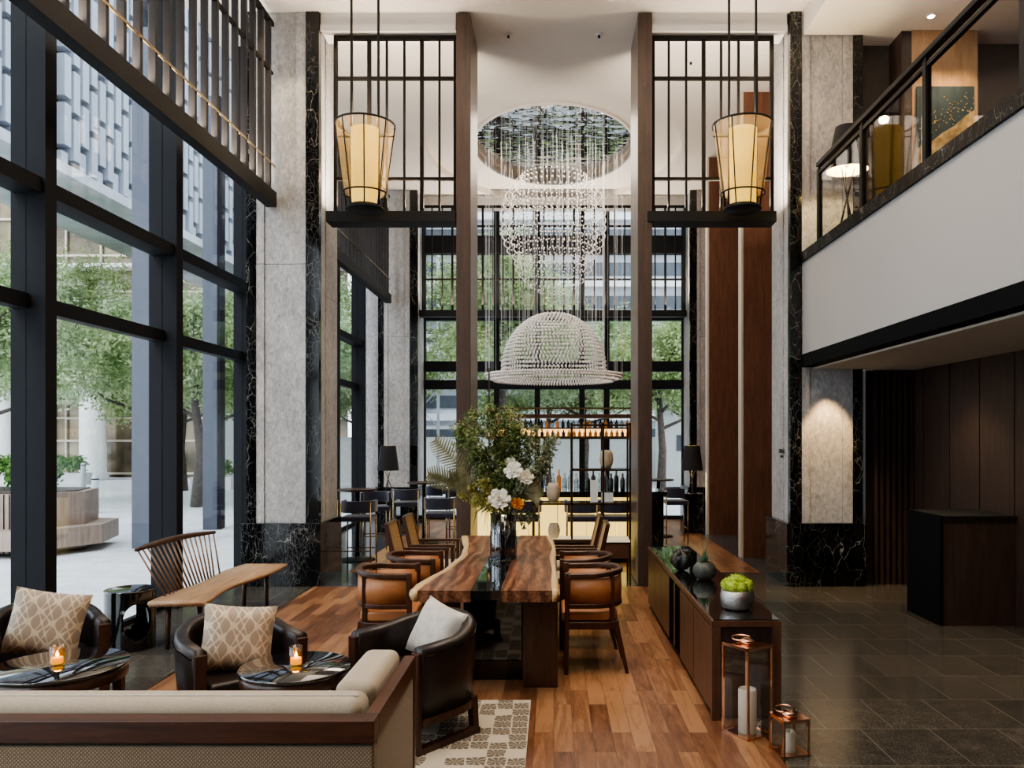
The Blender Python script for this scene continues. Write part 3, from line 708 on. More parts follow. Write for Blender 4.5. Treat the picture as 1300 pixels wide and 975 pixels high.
for x in (-2.21, 2.21):
    point('lantern_lamp', (x, 9.3, 5.55), 18)
    area('lantern_up', (x, 9.3, 5.5), .25, 10, rot=(R(180), 0, 0))

# ------------------------------------------------------------------ chandelier
def ico():
    bm = bmesh.new(); bmesh.ops.create_icosphere(bm, subdivisions=1, radius=1)
    v = [tuple(x.co) for x in bm.verts]; f = [tuple(q.index for q in p.verts) for p in bm.faces]; bm.free(); return v, f
IV, IF = ico()
def beads(rings, r, rnd, el=1.25):
    mb = MB()
    for (rad, z, n) in rings:
        ph = rnd.random()
        for k in range(n):
            a = 2 * pi * (k + ph) / n; x = rad * cos(a); y = rad * sin(a)
            mb.add([(x + q[0] * r, y + q[1] * r, z + q[2] * r * el) for q in IV], IF)
    return mb
rnd = random.Random(5)
CY = 13.9
ch = thing('chandelier', 'tall crystal bead chandelier shaped as a bulb over a brimmed dome', 'chandelier', (0, CY, 0))
sc_ = 13.9 / 1000
zof = lambda py: 1.8 + (555 - py) * sc_
dome = []
H0, H1 = 398, 470
ND = 19
for i in range(ND):
    q = (i / (ND - 1)) ** 1.35; py = H0 + (H1 - H0) * q
    rad = (2 + 64 * sqrt(1 - (1 - q) ** 2.0)) * sc_
    dome.append((rad, zof(py), max(6, int(2 * pi * rad / .066))))
o = beads(dome, .022, rnd).build('bead_dome', 'bead', ch, True); o['kind'] = 'stuff'
o = beads([(87 * sc_, zof(477), 150), (84 * sc_, zof(480), 140), (70 * sc_, zof(476), 120), (76 * sc_, zof(483), 120)], .023, rnd).build('bead_brim', 'bead', ch, True); o['kind'] = 'stuff'
prof = [(42, 226), (50, 234), (56, 242), (61, 251), (64, 261), (66, 271), (66, 281), (66, 291), (65, 301), (63, 310), (59, 319), (52, 327), (50, 335), (48, 343), (44, 350), (38, 357), (30, 364), (20, 370)]
rg = []
for r_, py in prof:
    rg.append((r_ * sc_, zof(py), int(2 * pi * r_ * sc_ / .095)))
    if r_ > 45: rg.append((r_ * sc_ * .86, zof(py) + .03, int(2 * pi * r_ * sc_ / .11)))
o = beads(rg, .0135, rnd).build('bead_bulb', 'bead', ch, True); o['kind'] = 'stuff'
mb = MB()
for k in range(110):
    rr = sqrt(rnd.random()) * 1.15; a = rnd.random() * 6.283
    if k % 2 == 0: rr = 87 * sc_ if k % 4 == 0 else 66 * sc_
    x, y = rr * cos(a), rr * sin(a)
    zb = zof(477) if rr > .9 else zof(470 - 70 * sqrt(max(0, 1 - (rr / .93) ** 2)))
    mb.tube([(x, y, zb), (x, y, CZ + .265)], .0018, 3, cap=False)
o = mb.build('strands', 'strand', ch); o['kind'] = 'stuff'
# ------------------------------------------------------------------ slab dining table
TZ = .74
t = thing('dining_table', 'long live edge slab dining table with black glass runner down the middle', 'table', (-.47, 5.44, 0))
# planks: left 520..~(690-380..) ; runner ; right
def wav(y, seed, amp): return amp * (sin(y * 2.1 + seed) * .6 + sin(y * 4.7 + seed * 2) * .3)
def plank_mb(xi, xo_fn, y0, y1, z0, z1, nsub=40, inner_fn=None):
    mb = MB(); rings = []
    for k in range(nsub + 1):
        y = y0 + (y1 - y0) * k / nsub; xo = xo_fn(y); s_ = 1 if xo > xi else -1
        rings.append([(xi, y, z0), (xo - s_ * .02, y, z0), (xo, y, (z0 + z1) / 2), (xo - s_ * .004, y, z1), (xi, y, z1)])
    mb.sweep(rings); return mb
def left_edge(y):  # offset from the middle; bulges out at the near end, narrows at mid
    q = y / 3.05; return -.53 + .155 * max(0, sin(pi * min(1, max(0, (q - .08) / .9)))) ** .9 + .006 * sin(9 * y)
def right_edge(y): q = y / 3.05; return .50 + .008 * sin(3.1 * y + 1) - .05 * q ** 3
pl_a = plank_mb(-.105, lambda y: left_edge(y) + .055, 0, 3.05, .66, TZ).build('tabletop_plank', 'slab', t)
pl_b = plank_mb(.105, lambda y: right_edge(y) - .045, 0, 3.05, .66, TZ).build('tabletop_plank', 'slab', t)
def rim(fn, s_, w_):
    mb = MB(); rings = []
    for k in range(41):
        y = 3.05 * k / 40; x = fn(y); ww = w_ * (1 + .18 * sin(5 * y))
        rings.append([(x - s_ * ww, y, .662), (x - s_ * .02, y, .665), (x, y, .71), (x - s_ * .006, y, TZ), (x - s_ * ww, y, TZ + .0008)])
    return mb.sweep(rings)
part_label(rim(left_edge, -1, .058).build('sapwood_edge', 'sap', pl_a, True), 'pale wavy sapwood edge')
part_label(rim(right_edge, 1, .048).build('sapwood_edge', 'sap', pl_b, True), 'pale wavy sapwood edge')
part_label(MB().box(-.105, .105, .01, 3.04, .672, TZ - .004).build('glass_runner', 'blackglass', t), 'black glass runner')
for x0, x1 in ((-.46, -.21), (.25, .50)):
    for y0 in (.22, 2.72): MB().box(x0, x1, y0, y0 + .09, 0, .66).build('leg', 'darkslab', t, bevel=.006)
part_label(MB().box(-.20, .235, .40, 2.65, 0, .66).build('pedestal', 'blackgloss', t, bevel=.005), 'black gloss pedestal box')
# ------------------------------------------------------------------ barrel dining chairs (facing +Y local)
def upath(Rx, Ry, fwd, n=18):
    """points from left tip round the back to right tip, with outward normals; opening toward +Y"""
    out = [(-Rx, fwd, -1, 0)]
    for k in range(n + 1):
        a = pi + pi * k / n; out.append((Rx * cos(a), Ry * sin(a), cos(a), sin(a)))
    out.append((Rx, fwd, 1, 0)); return out
def usweep(mb, path, sec):   # sec(i,u) -> list of (off,z)
    rings = []; m = len(path)
    for i, (x, y, nx, ny) in enumerate(path):
        rings.append([(x + nx * o_, y + ny * o_, z) for o_, z in sec(i / (m - 1))])
    return mb.sweep(rings)
def rect(a, b, z0, z1): return [(a, z0), (b, z0), (b, z1), (a, z1)]
def make_barrel():
    t = thing('dining_chair', 'x', 'chair')
    P = upath(.245, .22, .19); back = lambda u: .02 * sin(pi * u)
    usweep(MB(), P, lambda u: rect(-.02, .025, .725 + back(u), .765 + back(u))).build('top_rail', 'chairwood', t, bevel=.008)
    usweep(MB(), P, lambda u: rect(-.012, .018, .50, .535)).build('lower_rail', 'chairwood', t, bevel=.005)
    part_label(usweep(MB(), P, lambda u: [(-.018, .535), (.012, .535), (.016, .63), (.012, .725), (-.018, .725), (-.028, .63)]).build('back_pad', 'leather_or', t, True), 'orange leather wrap-around back pad')
    for s_ in (-1, 1):
        MB().leg((s_ * .245, .205, .0), (s_ * .245, .195, .77), .034, .042, .03, .042).build('leg', 'chairwood', t, bevel=.004)
        MB().leg((s_ * .215, -.26, 0), (s_ * .19, -.17, .40), .028, .045).build('leg', 'chairwood', t, bevel=.004)
        MB().box(s_ * .19 - .02, s_ * .19 + .02, -.165, -.125, .40, .74).build('back_post', 'chairwood', t)
    MB().prism([(-.25, .22), (-.25, -.1), (-.2, -.2), (.2, -.2), (.25, -.1), (.25, .22)], .34, .395).build('seat_frame', 'chairwood', t, bevel=.005)
    part_label(MB().prism([(-.222, .24), (-.222, -.1), (-.16, -.19), (.16, -.19), (.222, -.1), (.222, .24)], .395, .475).build('seat', 'leather_or', t, bevel=.02, seg=3), 'orange leather seat cushion')
    return t
bc = make_barrel()
G = 'orange leather barrel chairs at the slab table'
spots = [(.30, 6.22, R(90), 'barrel chair in orange leather nearest the camera on the right of the slab table'),
         (.27, 6.90, R(90), 'second orange leather barrel chair on the right of the slab table'),
         (-1.30, 6.20, R(-88), 'barrel chair in orange leather nearest the camera on the left of the slab table'),
         (-1.22, 6.92, R(-90), 'second orange leather barrel chair on the left of the slab table')]
for i, (x, y, rz, lab) in enumerate(spots):
    if i == 0: bc.location = (x, y, 0); bc.rotation_euler = (0, 0, rz); bc['label'] = lab; bc['group'] = G
    else: clone(bc, (x, y, 0), rz, lab, G)
# high back armchairs
def make_arm():
    t = thing('dining_armchair', 'x', 'chair')
    part_label(MB().hexa([(-.2, -.20, .50), (.2, -.20, .50), (.2, -.17, .50), (-.2, -.17, .50)], [(-.2, -.31, .95), (.2, -.31, .95), (.2, -.28, .95), (-.2, -.28, .95)]).build('backrest', 'cane', t), 'tan woven back')
    for s_ in (-1, 1):
        MB().hexa([(s_ * .225 - .02, -.22, .0), (s_ * .225 + .02, -.22, 0), (s_ * .225 + .02, -.18, 0), (s_ * .225 - .02, -.18, 0)], [(s_ * .225 - .018, -.20, .46), (s_ * .225 + .018, -.20, .46), (s_ * .225 + .018, -.155, .46), (s_ * .225 - .018, -.155, .46)]).build('leg', 'chairwood', t)
        MB().hexa([(s_ * .215 - .018, -.20, .46), (s_ * .215 + .018, -.20, .46), (s_ * .215 + .018, -.155, .46), (s_ * .215 - .018, -.155, .46)], [(s_ * .215 - .015, -.315, .97), (s_ * .215 + .015, -.315, .97), (s_ * .215 + .015, -.275, .97), (s_ * .215 - .015, -.275, .97)]).build('back_post', 'chairwood', t)
        MB().leg((s_ * .235, .22, 0), (s_ * .235, .22, .655), .028, .036).build('leg', 'chairwood', t)
        MB().box(s_ * .235 - .02, s_ * .235 + .02, -.22, .245, .655, .685).build('armrest', 'chairwood', t, bevel=.005)
    MB().box(-.2, .2, -.315, -.275, .95, .975).build('top_rail', 'chairwood', t)
    MB().box(-.22, .22, -.19, .22, .36, .41).build('seat_frame', 'chairwood', t)
    part_label(MB().box(-.212, .212, -.18, .225, .41, .465).build('seat', 'cream', t, bevel=.018, seg=3), 'cream fabric seat')
    return t
ac = make_arm(); G = 'high backed armchairs at the far end of the slab table'
spots = [(-1.30, 7.72, R(-90), 'high backed tan armchair at the far left of the table, nearer of the pair'),
         (-1.27, 8.42, R(-90), 'high backed tan armchair at the far left of the table, farther of the pair'),
         (.22, 7.68, R(90), 'high backed armchair at the far right of the table, nearer of the pair'),
         (.20, 8.36, R(90), 'high backed armchair at the far right of the table, farther of the pair')]
for i, (x, y, rz, lab) in enumerate(spots):
    if i == 0: ac.location = (x, y, 0); ac.rotation_euler = (0, 0, rz); ac['label'] = lab; ac['group'] = G
    else: clone(ac, (x, y, 0), rz, lab, G)

# ------------------------------------------------------------------ leather tub chairs (facing +Y local)
def make_tub():
    t = thing('tub_chair', 'x', 'armchair')
    P = upath(.305, .31, .26, 22)
    top = lambda u: .615 + .085 * sin(pi * u) ** 1.2
    def sec(u):
        z = top(u); o0, o1 = -.055, .035
        return [(o0 + .03, .20), (o1 - .03, .20), (o1 - .01, .40), (o1, z - .05), (o1 - .004, z - .018), (o1 - .02, z - .003), (-.01, z), (o0 + .02, z - .003), (o0 + .004, z - .018), (o0, z - .05), (o0 + .012, .36)]
    sh_ = usweep(MB(), P, sec).build('shell', 'leather_dk', t, True)
    part_label(usweep(MB(), P, lambda u: rect(.030, .038, top(u) - .055, top(u) - .045)).build('piping', 'blackgloss', sh_), 'stitched piping')
    MB().prism([(-.27, .27)] + [(.27 * cos(pi + pi * k / 14), .27 * sin(pi + pi * k / 14)) for k in range(15)] + [(.27, .27)], .22, .30).build('seat_base', 'leather_dk', t)
    MB().prism([(-.25, .29)] + [(.25 * cos(pi + pi * k / 14), .25 * sin(pi + pi * k / 14)) for k in range(15)] + [(.25, .29)], .30, .41).build('seat_cushion', 'leather_dk', t, bevel=.03, seg=4)
    for s_ in (-1, 1):
        MB().box(s_ * .295 - .032, s_ * .295 + .032, .262, .290, 0, .585).build('arm_post', 'chairwood', t, bevel=.004)
        MB().box(s_ * .295 - .028, s_ * .295 + .028, -.20, .262, 0, .045).build('runner', 'chairwood', t)
        MB().leg((s_ * .27, -.20, .0), (s_ * .25, -.20, .22), .045, .05).build('leg', 'chairwood', t, bevel=.004)
    usweep(MB(), upath(.30, .30, .26, 16), lambda u: rect(-.03, .03, .165, .205)).build('base_rail', 'chairwood', t)
    return t
tc_ = make_tub(); G = 'dark leather tub chairs in the lounge corner'
tubs = [(-.82, 4.83, R(140), 'dark leather tub chair seen from behind, right of the sofa with a silver cushion'),
        (-1.93, 4.78, R(-138), 'dark leather tub chair with trellis cushion between the two round coffee tables'),
        (-3.33, 5.15, R(-140), 'dark leather tub chair at the left window edge with trellis cushion')]
for i, (x, y, rz, lab) in enumerate(tubs):
    if i == 0: tc_.location = (x, y, 0); tc_.rotation_euler = (0, 0, rz); tc_['label'] = lab; tc_['group'] = G
    else: clone(tc_, (x, y, 0), rz, lab, G)
def pillow(x, y, z, w_, h_, rz, tilt, roll, mat, label, t_=.15):
    o = pillow_mb(w_, h_, t_).build('cushion', mat, None, True); tag(o, label, 'cushion')
    o.location = (x, y, z); o.rotation_euler = (Matrix.Rotation(rz, 4, 'Z') @ Matrix.Rotation(tilt, 4, 'X') @ Matrix.Rotation(roll, 4, 'Y')).to_euler(); return o
pillow(-1.90, 4.74, .59, .42, .40, R(28), R(-14), R(8), 'pillow', 'beige trellis cushion leaning in the tub chair between the coffee tables')
pillow(-3.27, 5.08, .60, .44, .42, R(25), R(-14), R(12), 'pillow', 'beige trellis cushion in the tub chair at the left window edge')
pillow(-.74, 4.95, .575, .38, .37, R(-38), R(-24), R(12), 'pillow2', 'silvery white cushion leaning in the tub chair right of the sofa')

# ------------------------------------------------------------------ sofa
t = thing('sofa', 'long beige sofa seen from behind with red-brown wooden top rail', 'sofa', (-.68, 2.98, 0))
LX = -3.6
MB().box(LX, 0, 0, .09, .64, .725).build('back_rail', 'sofawood', t, bevel=.004)
MB().box(-.055, .0, .09, .90, .64, .725).build('arm_rail', 'sofawood_y', t, bevel=.004)
MB().box(-.06, .0, .86, .90, 0.0, .64).build('arm_post', 'sofawood', t, bevel=.004)
MB().box(-.06, -.002, .0, .05, 0.0, .06).build('foot', 'sofawood', t)
part_label(MB().box(LX, -.004, .012, .08, .06, .625).build('back_panel', 'sofa_back', t, bevel=.012), 'diamond weave back panel')
part_label(MB().box(-.05, -.006, .08, .86, .06, .64).build('arm_panel', 'sofa_back', t), 'beige weave arm panel')
MB().box(LX, -.06, .10, .92, .08, .30).build('seat_base', 'sofa', t)
for k in range(3): MB().box(LX + .02 + k * 1.17, LX + 1.16 + k * 1.17, .28, .92, .30, .44).build('seat_cushion', 'sofa', t, bevel=.04, seg=4)
bk_ = MB().box(LX + .02, -.075, .10, .28, .42, .765).build('back_cushion', 'sofa', t, bevel=.05, seg=5)
MB().box(-.235, -.06, .285, .84, .43, .78).build('arm_cushion', 'sofa', t, bevel=.045, seg=5)
MB().tube([(LX + .03, .17, .767), (-.10, .17, .767)], .004, 6).build('piping', 'cream', bk_)
# rug
tag(MB().box(-2.0, -.155, 2.9, 5.36, .001, .012).build('rug', 'rug'), 'cream rug with brown floral lattice on the wooden floor beside the sofa', 'rug')
# ------------------------------------------------------------------ coffee tables
def coffee(x, y, r, label, legs=4, ph=.5):
    t = thing('coffee_table', label, 'coffee table', (x, y, 0))
    MB().lathe([(r - .006, .495), (r, .50), (r, .512), (r - .004, .518)], n=48).build('glass_top', 'blackglass', t, True)
    MB().lathe([(r - .03, .43), (r - .012, .435), (r - .010, .492), (r - .02, .4945)], n=48).build('apron', 'chairwood', t, True)
    for k in range(legs):
        a = ph + 2 * pi * k / legs; c, s_ = cos(a), sin(a)
        MB().leg((c * (r - .05), s_ * (r - .05), 0), (c * (r - .055), s_ * (r - .055), .44), .045, .055).build('leg', 'chairwood', t, bevel=.004)
    return t
coffee(-1.45, 4.42, .305, 'round black glass coffee table in front of the middle tub chair', ph=.75)
coffee(-2.79, 4.45, .355, 'larger round black glass coffee table at the left of the lounge', ph=.75)
def votive(x, y, label):
    t = thing('votive_candle', label, 'candle', (x, y, .518))
    MB().lathe([(.034, 0), (.037, .004), (.037, .115), (.033, .115), (.033, .02), (.005, .018)], n=24, cap=False).build('glass_holder', 'amberglass', t, True)
    wx_ = MB().lathe([(.03, .018), (.03, .05)], n=20).build('wax', 'waxamber', t, True)
    MB().lathe([(.002, 0), (.010, .012), (.008, .022), (.001, .038)], (0, 0, .05), 10).build('flame', 'flame', wx_, True)
    point('votive_lamp', (x, y, .60), 1.2, (1, .55, .18), .02)
votive(-1.44, 4.40, 'lit amber votive candle on the middle coffee table')
votive(-2.78, 4.41, 'lit amber votive candle on the left coffee table')
# ------------------------------------------------------------------ black drum stool with hole
t = thing('drum_side_table', 'glossy black drum side table with an oval hole by the window', 'side table', (-3.63, 6.75, 0))
mb = MB(); n, m_ = 56, 30; r0 = .2; H = .49
hc, hw, hh = R(-44), .62, .15
def sd(a, z):
    da = (a - hc + pi) % (2 * pi) - pi
    if abs(da) > pi / 2: da = abs(abs(da) - pi)
    return (da / hw) ** 2 + ((z - .25) / hh) ** 2
for sgn, rr in ((1, r0), (-1, r0 - .025)):
    base = len(mb.v)
    for j in range(m_ + 1):
        for k in range(n):
            a = 2 * pi * k / n; z = .0 + H * j / m_; d = sd(a, z); 
            a2, z2 = a, z
            if .55 < d < 1.6 and abs((a - hc + pi) % (2 * pi) - pi) < pi / 2:   # snap ring to the ellipse edge
                f = 1 / sqrt(d); da = (a - hc + pi) % (2 * pi) - pi
                if d < 1.32: a2 = hc + da * f; z2 = .25 + (z - .25) * f
            mb.v.append((rr * cos(a2), rr * sin(a2), z2))
    for j in range(m_):
        for k in range(n):
            l = (k + 1) % n; ac_ = 2 * pi * (k + .5) / n; zc = H * (j + .5) / m_
            if sd(ac_, zc) < .98: continue
            mb.f.append((base + j * n + k, base + j * n + l, base + (j + 1) * n + l, base + (j + 1) * n + k))
mb.build('drum', 'blackgloss', t, True)
MB().lathe([(r0 - .003, .485), (r0 + .002, .49), (r0 + .002, .50), (r0 - .004, .503)], n=48).build('top', 'blackgloss', t, True)
# ------------------------------------------------------------------ spindle bench
t = thing('spindle_bench', 'live edge wooden bench with spindle back beside the window', 'bench', (-3.13, 6.57, 0))
def bed(y, s_): return ((.20 if s_ > 0 else .245) + .018 * sin(4.3 * y + 1)) * (1 if s_ < 0 else 1) + (-.045 * sin(pi * min(1, y / 1.2)) ** 2 + .06 * max(0, y - 1.1) if s_ > 0 else .01 * sin(5 * y)) - (.03 * max(0, y - 1.5))
rings = []
for k in range(31):
    y = 2.0 * k / 30; a, b_ = -bed(y, -1), bed(y, 1)
    rings.append([(a + .015, y, .385), (b_ - .02, y, .385), (b_, y, .405), (b_ - .004, y, .425), (a + .004, y, .425), (a, y, .405)])
MB().sweep(rings).build('seat', 'bench', t, True)
for x, y in ((-.15, .12), (.13, .12), (-.13, 1.72), (.11, 1.72)): MB().tube([(x, y, 0), (x * .95, y, .39)], [.018, .024], 10).build('leg', 'spindlewood', t, True)
rail = []
for k in range(17):
    q = k / 16; y = .17 + 1.26 * q; x = -.445 - .03 * sin(pi * q) + .13 * q
    rail.append((x, y, .835 + .02 * sin(pi * q)))
rg_ = []
for i, (x, y, z) in enumerate(rail):
    wq = .5 + .5 * sin(pi * (i + .5) / 17)
    rg_.append([(x - .012, y, z - .026 * wq), (x + .012, y, z - .026 * wq), (x + .016, y, z), (x + .008, y, z + .026 * wq), (x - .010, y, z + .026 * wq), (x - .016, y, z)])
MB().sweep(rg_).build('back_rail', 'chairwood', t, True)
for k in range(17):
    q = k / 16; i = min(16, max(0, round(.5 + q * 15))); x, y, z = rail[i]
    yb = .27 + 1.02 * q if 0 < k < 16 else (.25 if k == 0 else 1.36)
    MB().tube([(-.232, yb, .42), (x, .20 + 1.20 * q, z - .01)], [.009, .007], 7).build('spindle', 'spindle', t, True)
# ------------------------------------------------------------------ sideboard
t = thing('sideboard', 'long low walnut sideboard with black glass top along the stone floor', 'sideboard', (1.005, 5.0, 0))
W_, D_, H_ = .44, 3.4, .63
MB().box(.0, W_, .0, D_, .595, .632).build('top_frame', 'walnut_y', t)
part_label(MB().box(.012, W_ - .008, .012, D_ - .01, .632, .640).build('glass_top', 'blackglass', t), 'black glass top')
MB().box(.015, W_ - .015, .05, D_, .06, .595).build('carcass', 'walnut', t)
MB().box(0, .055, .0, .05, 0, .595).build('end_post', 'walnut', t); MB().box(W_ - .055, W_, .0, .05, 0, .595).build('end_post', 'walnut', t)
MB().box(.055, W_ - .055, .025, .05, .02, .595).build('end_panel', 'darkpanel', t)
MB().box(.03, W_ - .03, .06, D_ - .02, 0, .06).build('plinth', 'black', t)
ysd = [.05, 1.30, 2.2, 3.38]
for (a, b_) in ((.05, .66), (.665, 1.28), (1.86, 2.35), (2.355, 2.85), (2.855, 3.38)):
    MB().box(0.0, .015, a + .004, b_ - .004, .05, .585).build('door', 'walnut', t)
part_label(MB().box(.002, .0149, 1.284, 1.53, .06, .58).build('recess', 'slot_shade', t), 'black strip painted as slot shade')  # shallow black strip, the slot's shade is in its colour
part_label(MB().box(.002, .0149, 1.61, 1.856, .06, .58).build('recess', 'slot_shade', t), 'black strip painted as slot shade')
MB().box(0.0, .0149, 1.535, 1.605, .06, .585).build('door_stile', 'walnut', t)
# moss bowl
t = thing('moss_bowl', 'round hammered silver bowl of bright green moss on the sideboard', 'bowl', (1.24, 5.33, .640))
MB().lathe([(.075, 0), (.098, .012), (.112, .05), (.115, .09), (.108, .125), (.098, .135), (.092, .12)], n=36).build('bowl', 'silver', t, True)
mb = MB(); rn = random.Random(2); bl = [(0, 0, .155, .075)]
for k in range(9):
    a = 2 * pi * k / 9; bl.append((.065 * cos(a), .065 * sin(a), .15 + rn.uniform(-.005, .012), .042))
for bx, by, bz, br in bl:
    mb.lathe([(br * sin(pi * j / 8) + .0005, -br * cos(pi * j / 8)) for j in range(9)], (bx, by, bz), 14)
scatter_leaves(mb, bl, 5200, .007, rn, shell=.9)
mb.build('moss', 'moss', t)
# dark shell ornament and succulent pot
t = thing('shell_vase', 'dark knobbly shell shaped pot at the far end of the sideboard', 'vase', (1.11, 6.85, .640))
mb = MB(); rn = random.Random(9)
def knob(u, v):
    a = 2 * pi * u; p = pi * v; r = .088 * (1 + .16 * sin(5 * a + 3 * v) * sin(p) + .10 * sin(9 * a) * sin(4 * p))
    return (r * sin(p) * cos(a), r * sin(p) * sin(a), .092 - .09 * cos(p) * (1 + .05 * sin(4 * a)))
mb.grid(knob, 40, 22); mb.build('pot', 'darkshell', t, True)
mb = MB()
for k in range(9):
    a = k * 2.4; rr = .03 + .045 * rn.random(); mb.lathe([(.022 * sin(pi * j / 6) + .0005, -.022 * cos(pi * j / 6)) for j in range(7)], (rr * cos(a), rr * sin(a), .155 + .02 * rn.random()), 8)
mb.build('knobs', 'darkshell', t, True)
t = thing('succulent_pot', 'round mottled stone pot with spiky blue green succulent on the sideboard', 'potted plant', (1.23, 6.42, .640))
MB().lathe([(.04, 0), (.075, .02), (.098, .065), (.09, .11), (.06, .14), (.045, .145)], n=30).build('pot', 'stonepot', t, True)
mb = MB()
for k in range(90):
    a = rn.random() * 6.28; el = R(rn.uniform(10, 85)); ln = rn.uniform(.07, .12)
    d = Vector((cos(a) * cos(el), sin(a) * cos(el), sin(el))); p = Vector((0, 0, .14)); s_ = d.cross(Vector((0, 0, 1))).normalized() * .006
    mb.add([p - s_, p + s_, p + d * ln], [(0, 1, 2)])
for k in range(5):
    a = k * 1.3; mb.tube([(0, 0, .14), (.02 * cos(a), .02 * sin(a), .28), (.05 * cos(a), .05 * sin(a), .36)], [.002, .0015, .001], 4)
mb.build('leaves', 'agave', t)

# ------------------------------------------------------------------ copper lanterns
def glass_lantern(x, y, rz, s_, h, ch_, cr, label):
    t = thing('candle_lantern', label, 'lantern', (x, y, 0), rz); q = s_ / 2; b = .012
    for sx in (-1, 1):
        for sy in (-1, 1): MB().box(sx * q - b / 2 * (1 + sx), sx * q + b / 2 * (1 - sx), sy * q - b / 2 * (1 + sy), sy * q + b / 2 * (1 - sy), 0, h).build('post', 'copper', t)
    for z in (0, h - b):
        f = MB(); f.box(-q, q, -q, -q + b, z, z + b); f.box(-q, q, q - b, q, z, z + b); f.box(-q, -q + b, -q + b, q - b, z, z + b); f.box(q - b, q, -q + b, q - b, z, z + b)
        f.build('frame', 'copper', t)
    MB().box(-q + b, q - b, -q + b, q - b, 0.0, .006).build('base_plate', 'copper', t)
    MB().box(-q, q, -q, q, h, h + .006).build('lid', 'copper', t)
    MB().lathe([(.03, 0), (.045, .004), (.045, .02), (.03, .026)], (0, 0, h + .006), 20).build('chimney', 'copper', t, True)
    MB().tube([(.055 * cos(a), .05 + .06 * sin(a), h + .028 + .004 * cos(a)) for a in [2 * pi * k / 20 for k in range(20)]], .005, 6, True).build('handle_ring', 'copper', t, True)
    g = MB(); k = q - b * .5
    for a, c in (((-k, -k), (k, -k)), ((k, -k), (k, k)), ((k, k), (-k, k)), ((-k, k), (-k, -k))):
        g.add([(a[0], a[1], b), (c[0], c[1], b), (c[0], c[1], h - b), (a[0], a[1], h - b)], [(0, 1, 2, 3)])
    g.build('glass_panes', 'lanternglass', t)
    c = thing('pillar_candle', label.replace('copper framed glass lantern', 'white pillar candle inside the copper lantern'), 'candle', (x, y, .006))
    mb = MB().lathe([(cr - .003, 0), (cr, .004), (cr, ch_ - .006), (cr - .004, ch_ + .004), (cr - .012, ch_ - .012), (.004, ch_ - .02)], n=28)
    wb_ = mb.build('wax_body', 'wax', c, True); MB().tube([(0, 0, ch_ - .02), (.002, 0, ch_ + .012)], .0018, 5).build('wick', 'black', wb_)
glass_lantern(1.18, 4.80, R(33), .215, .54, .26, .055, 'tall copper framed glass lantern on the floor at the sideboard end')
glass_lantern(1.345, 4.50, R(14), .165, .205, .115, .034, 'small copper framed glass lantern beside the taller one')

# ------------------------------------------------------------------ reception desk
t = thing('reception_desk', 'dark walnut reception desk with black side under the balcony', 'desk', (3.68, 7.5, 0))
MB().box(0.03, .72, .01, .69, .0, 1.02).build('body', 'darkdesk', t)
part_label(MB().box(0, .03, 0, .70, .0, 1.05).build('side_panel', 'band', t), 'black side panel')
MB().box(.03, .72, -.02, .70, 1.02, 1.05).build('counter_top', 'black', t)
# ------------------------------------------------------------------ table and floor lamps
def tripod_lamp(name, loc, hs, zt, rb, rt, label, spread=.16, group=None):
    """hs: height of the shade's lower rim, zt: its top"""
    t = thing(name, label, 'lamp', loc)
    for k in range(3):
        a = .4 + 2 * pi * k / 3
        MB().tube([(spread * cos(a), spread * sin(a), 0), (-.03 * cos(a), -.03 * sin(a), hs * .80)], .007 if hs < .6 else .010, 6).build('leg', 'black', t)
    for k in range(3):
        a = .4 + 2 * pi * k / 3
        MB().tube([(-.03 * cos(a), -.03 * sin(a), hs * .78), (-rb * .35 * cos(a), -rb * .35 * sin(a), hs + .02)], .006, 6).build('arm', 'black', t)
    ls_ = MB().lathe([(rb, hs), (rt, zt)], n=36, cap=False).build('lamp_shade', 'shade', t, True)
    MB().lathe([(rb - .006, hs + .002), (rt - .006, zt - .002)], n=36, cap=False).build('shade_lining', 'shade_in', ls_, True)
    MB().lathe([(.02, hs + .04), (.035, hs + .10), (.001, hs + .15)], n=12).build('bulb', 'flame_soft', t, True)
    return t
tripod_lamp('floor_lamp', (3.36, 9.02, 3.9), .95, 1.45, .235, .13, 'black shaded tripod floor lamp glowing on the mezzanine before the stone column')
point('floor_lamp_light', (3.36, 9.02, 4.98), 45, (1, .78, .38), .05)
for x, side in ((-3.14, 'left'), (2.62, 'right')):
    px = x
    p = tag(MB().box(px - .19, px + .19, 14.75, 15.15, 0, .74).build('marble_plinth', 'marble', bevel=.005), 'black marble plinth carrying the far %s tripod lamp' % side, 'plinth')
    tripod_lamp('table_lamp', (px, 14.93, .74), .43, .90, .205, .145, 'black shaded tripod lamp on the far %s marble plinth' % side, .10)
    point('table_lamp_light', (px, 14.93, 1.24), 30, (1, .78, .40), .05)

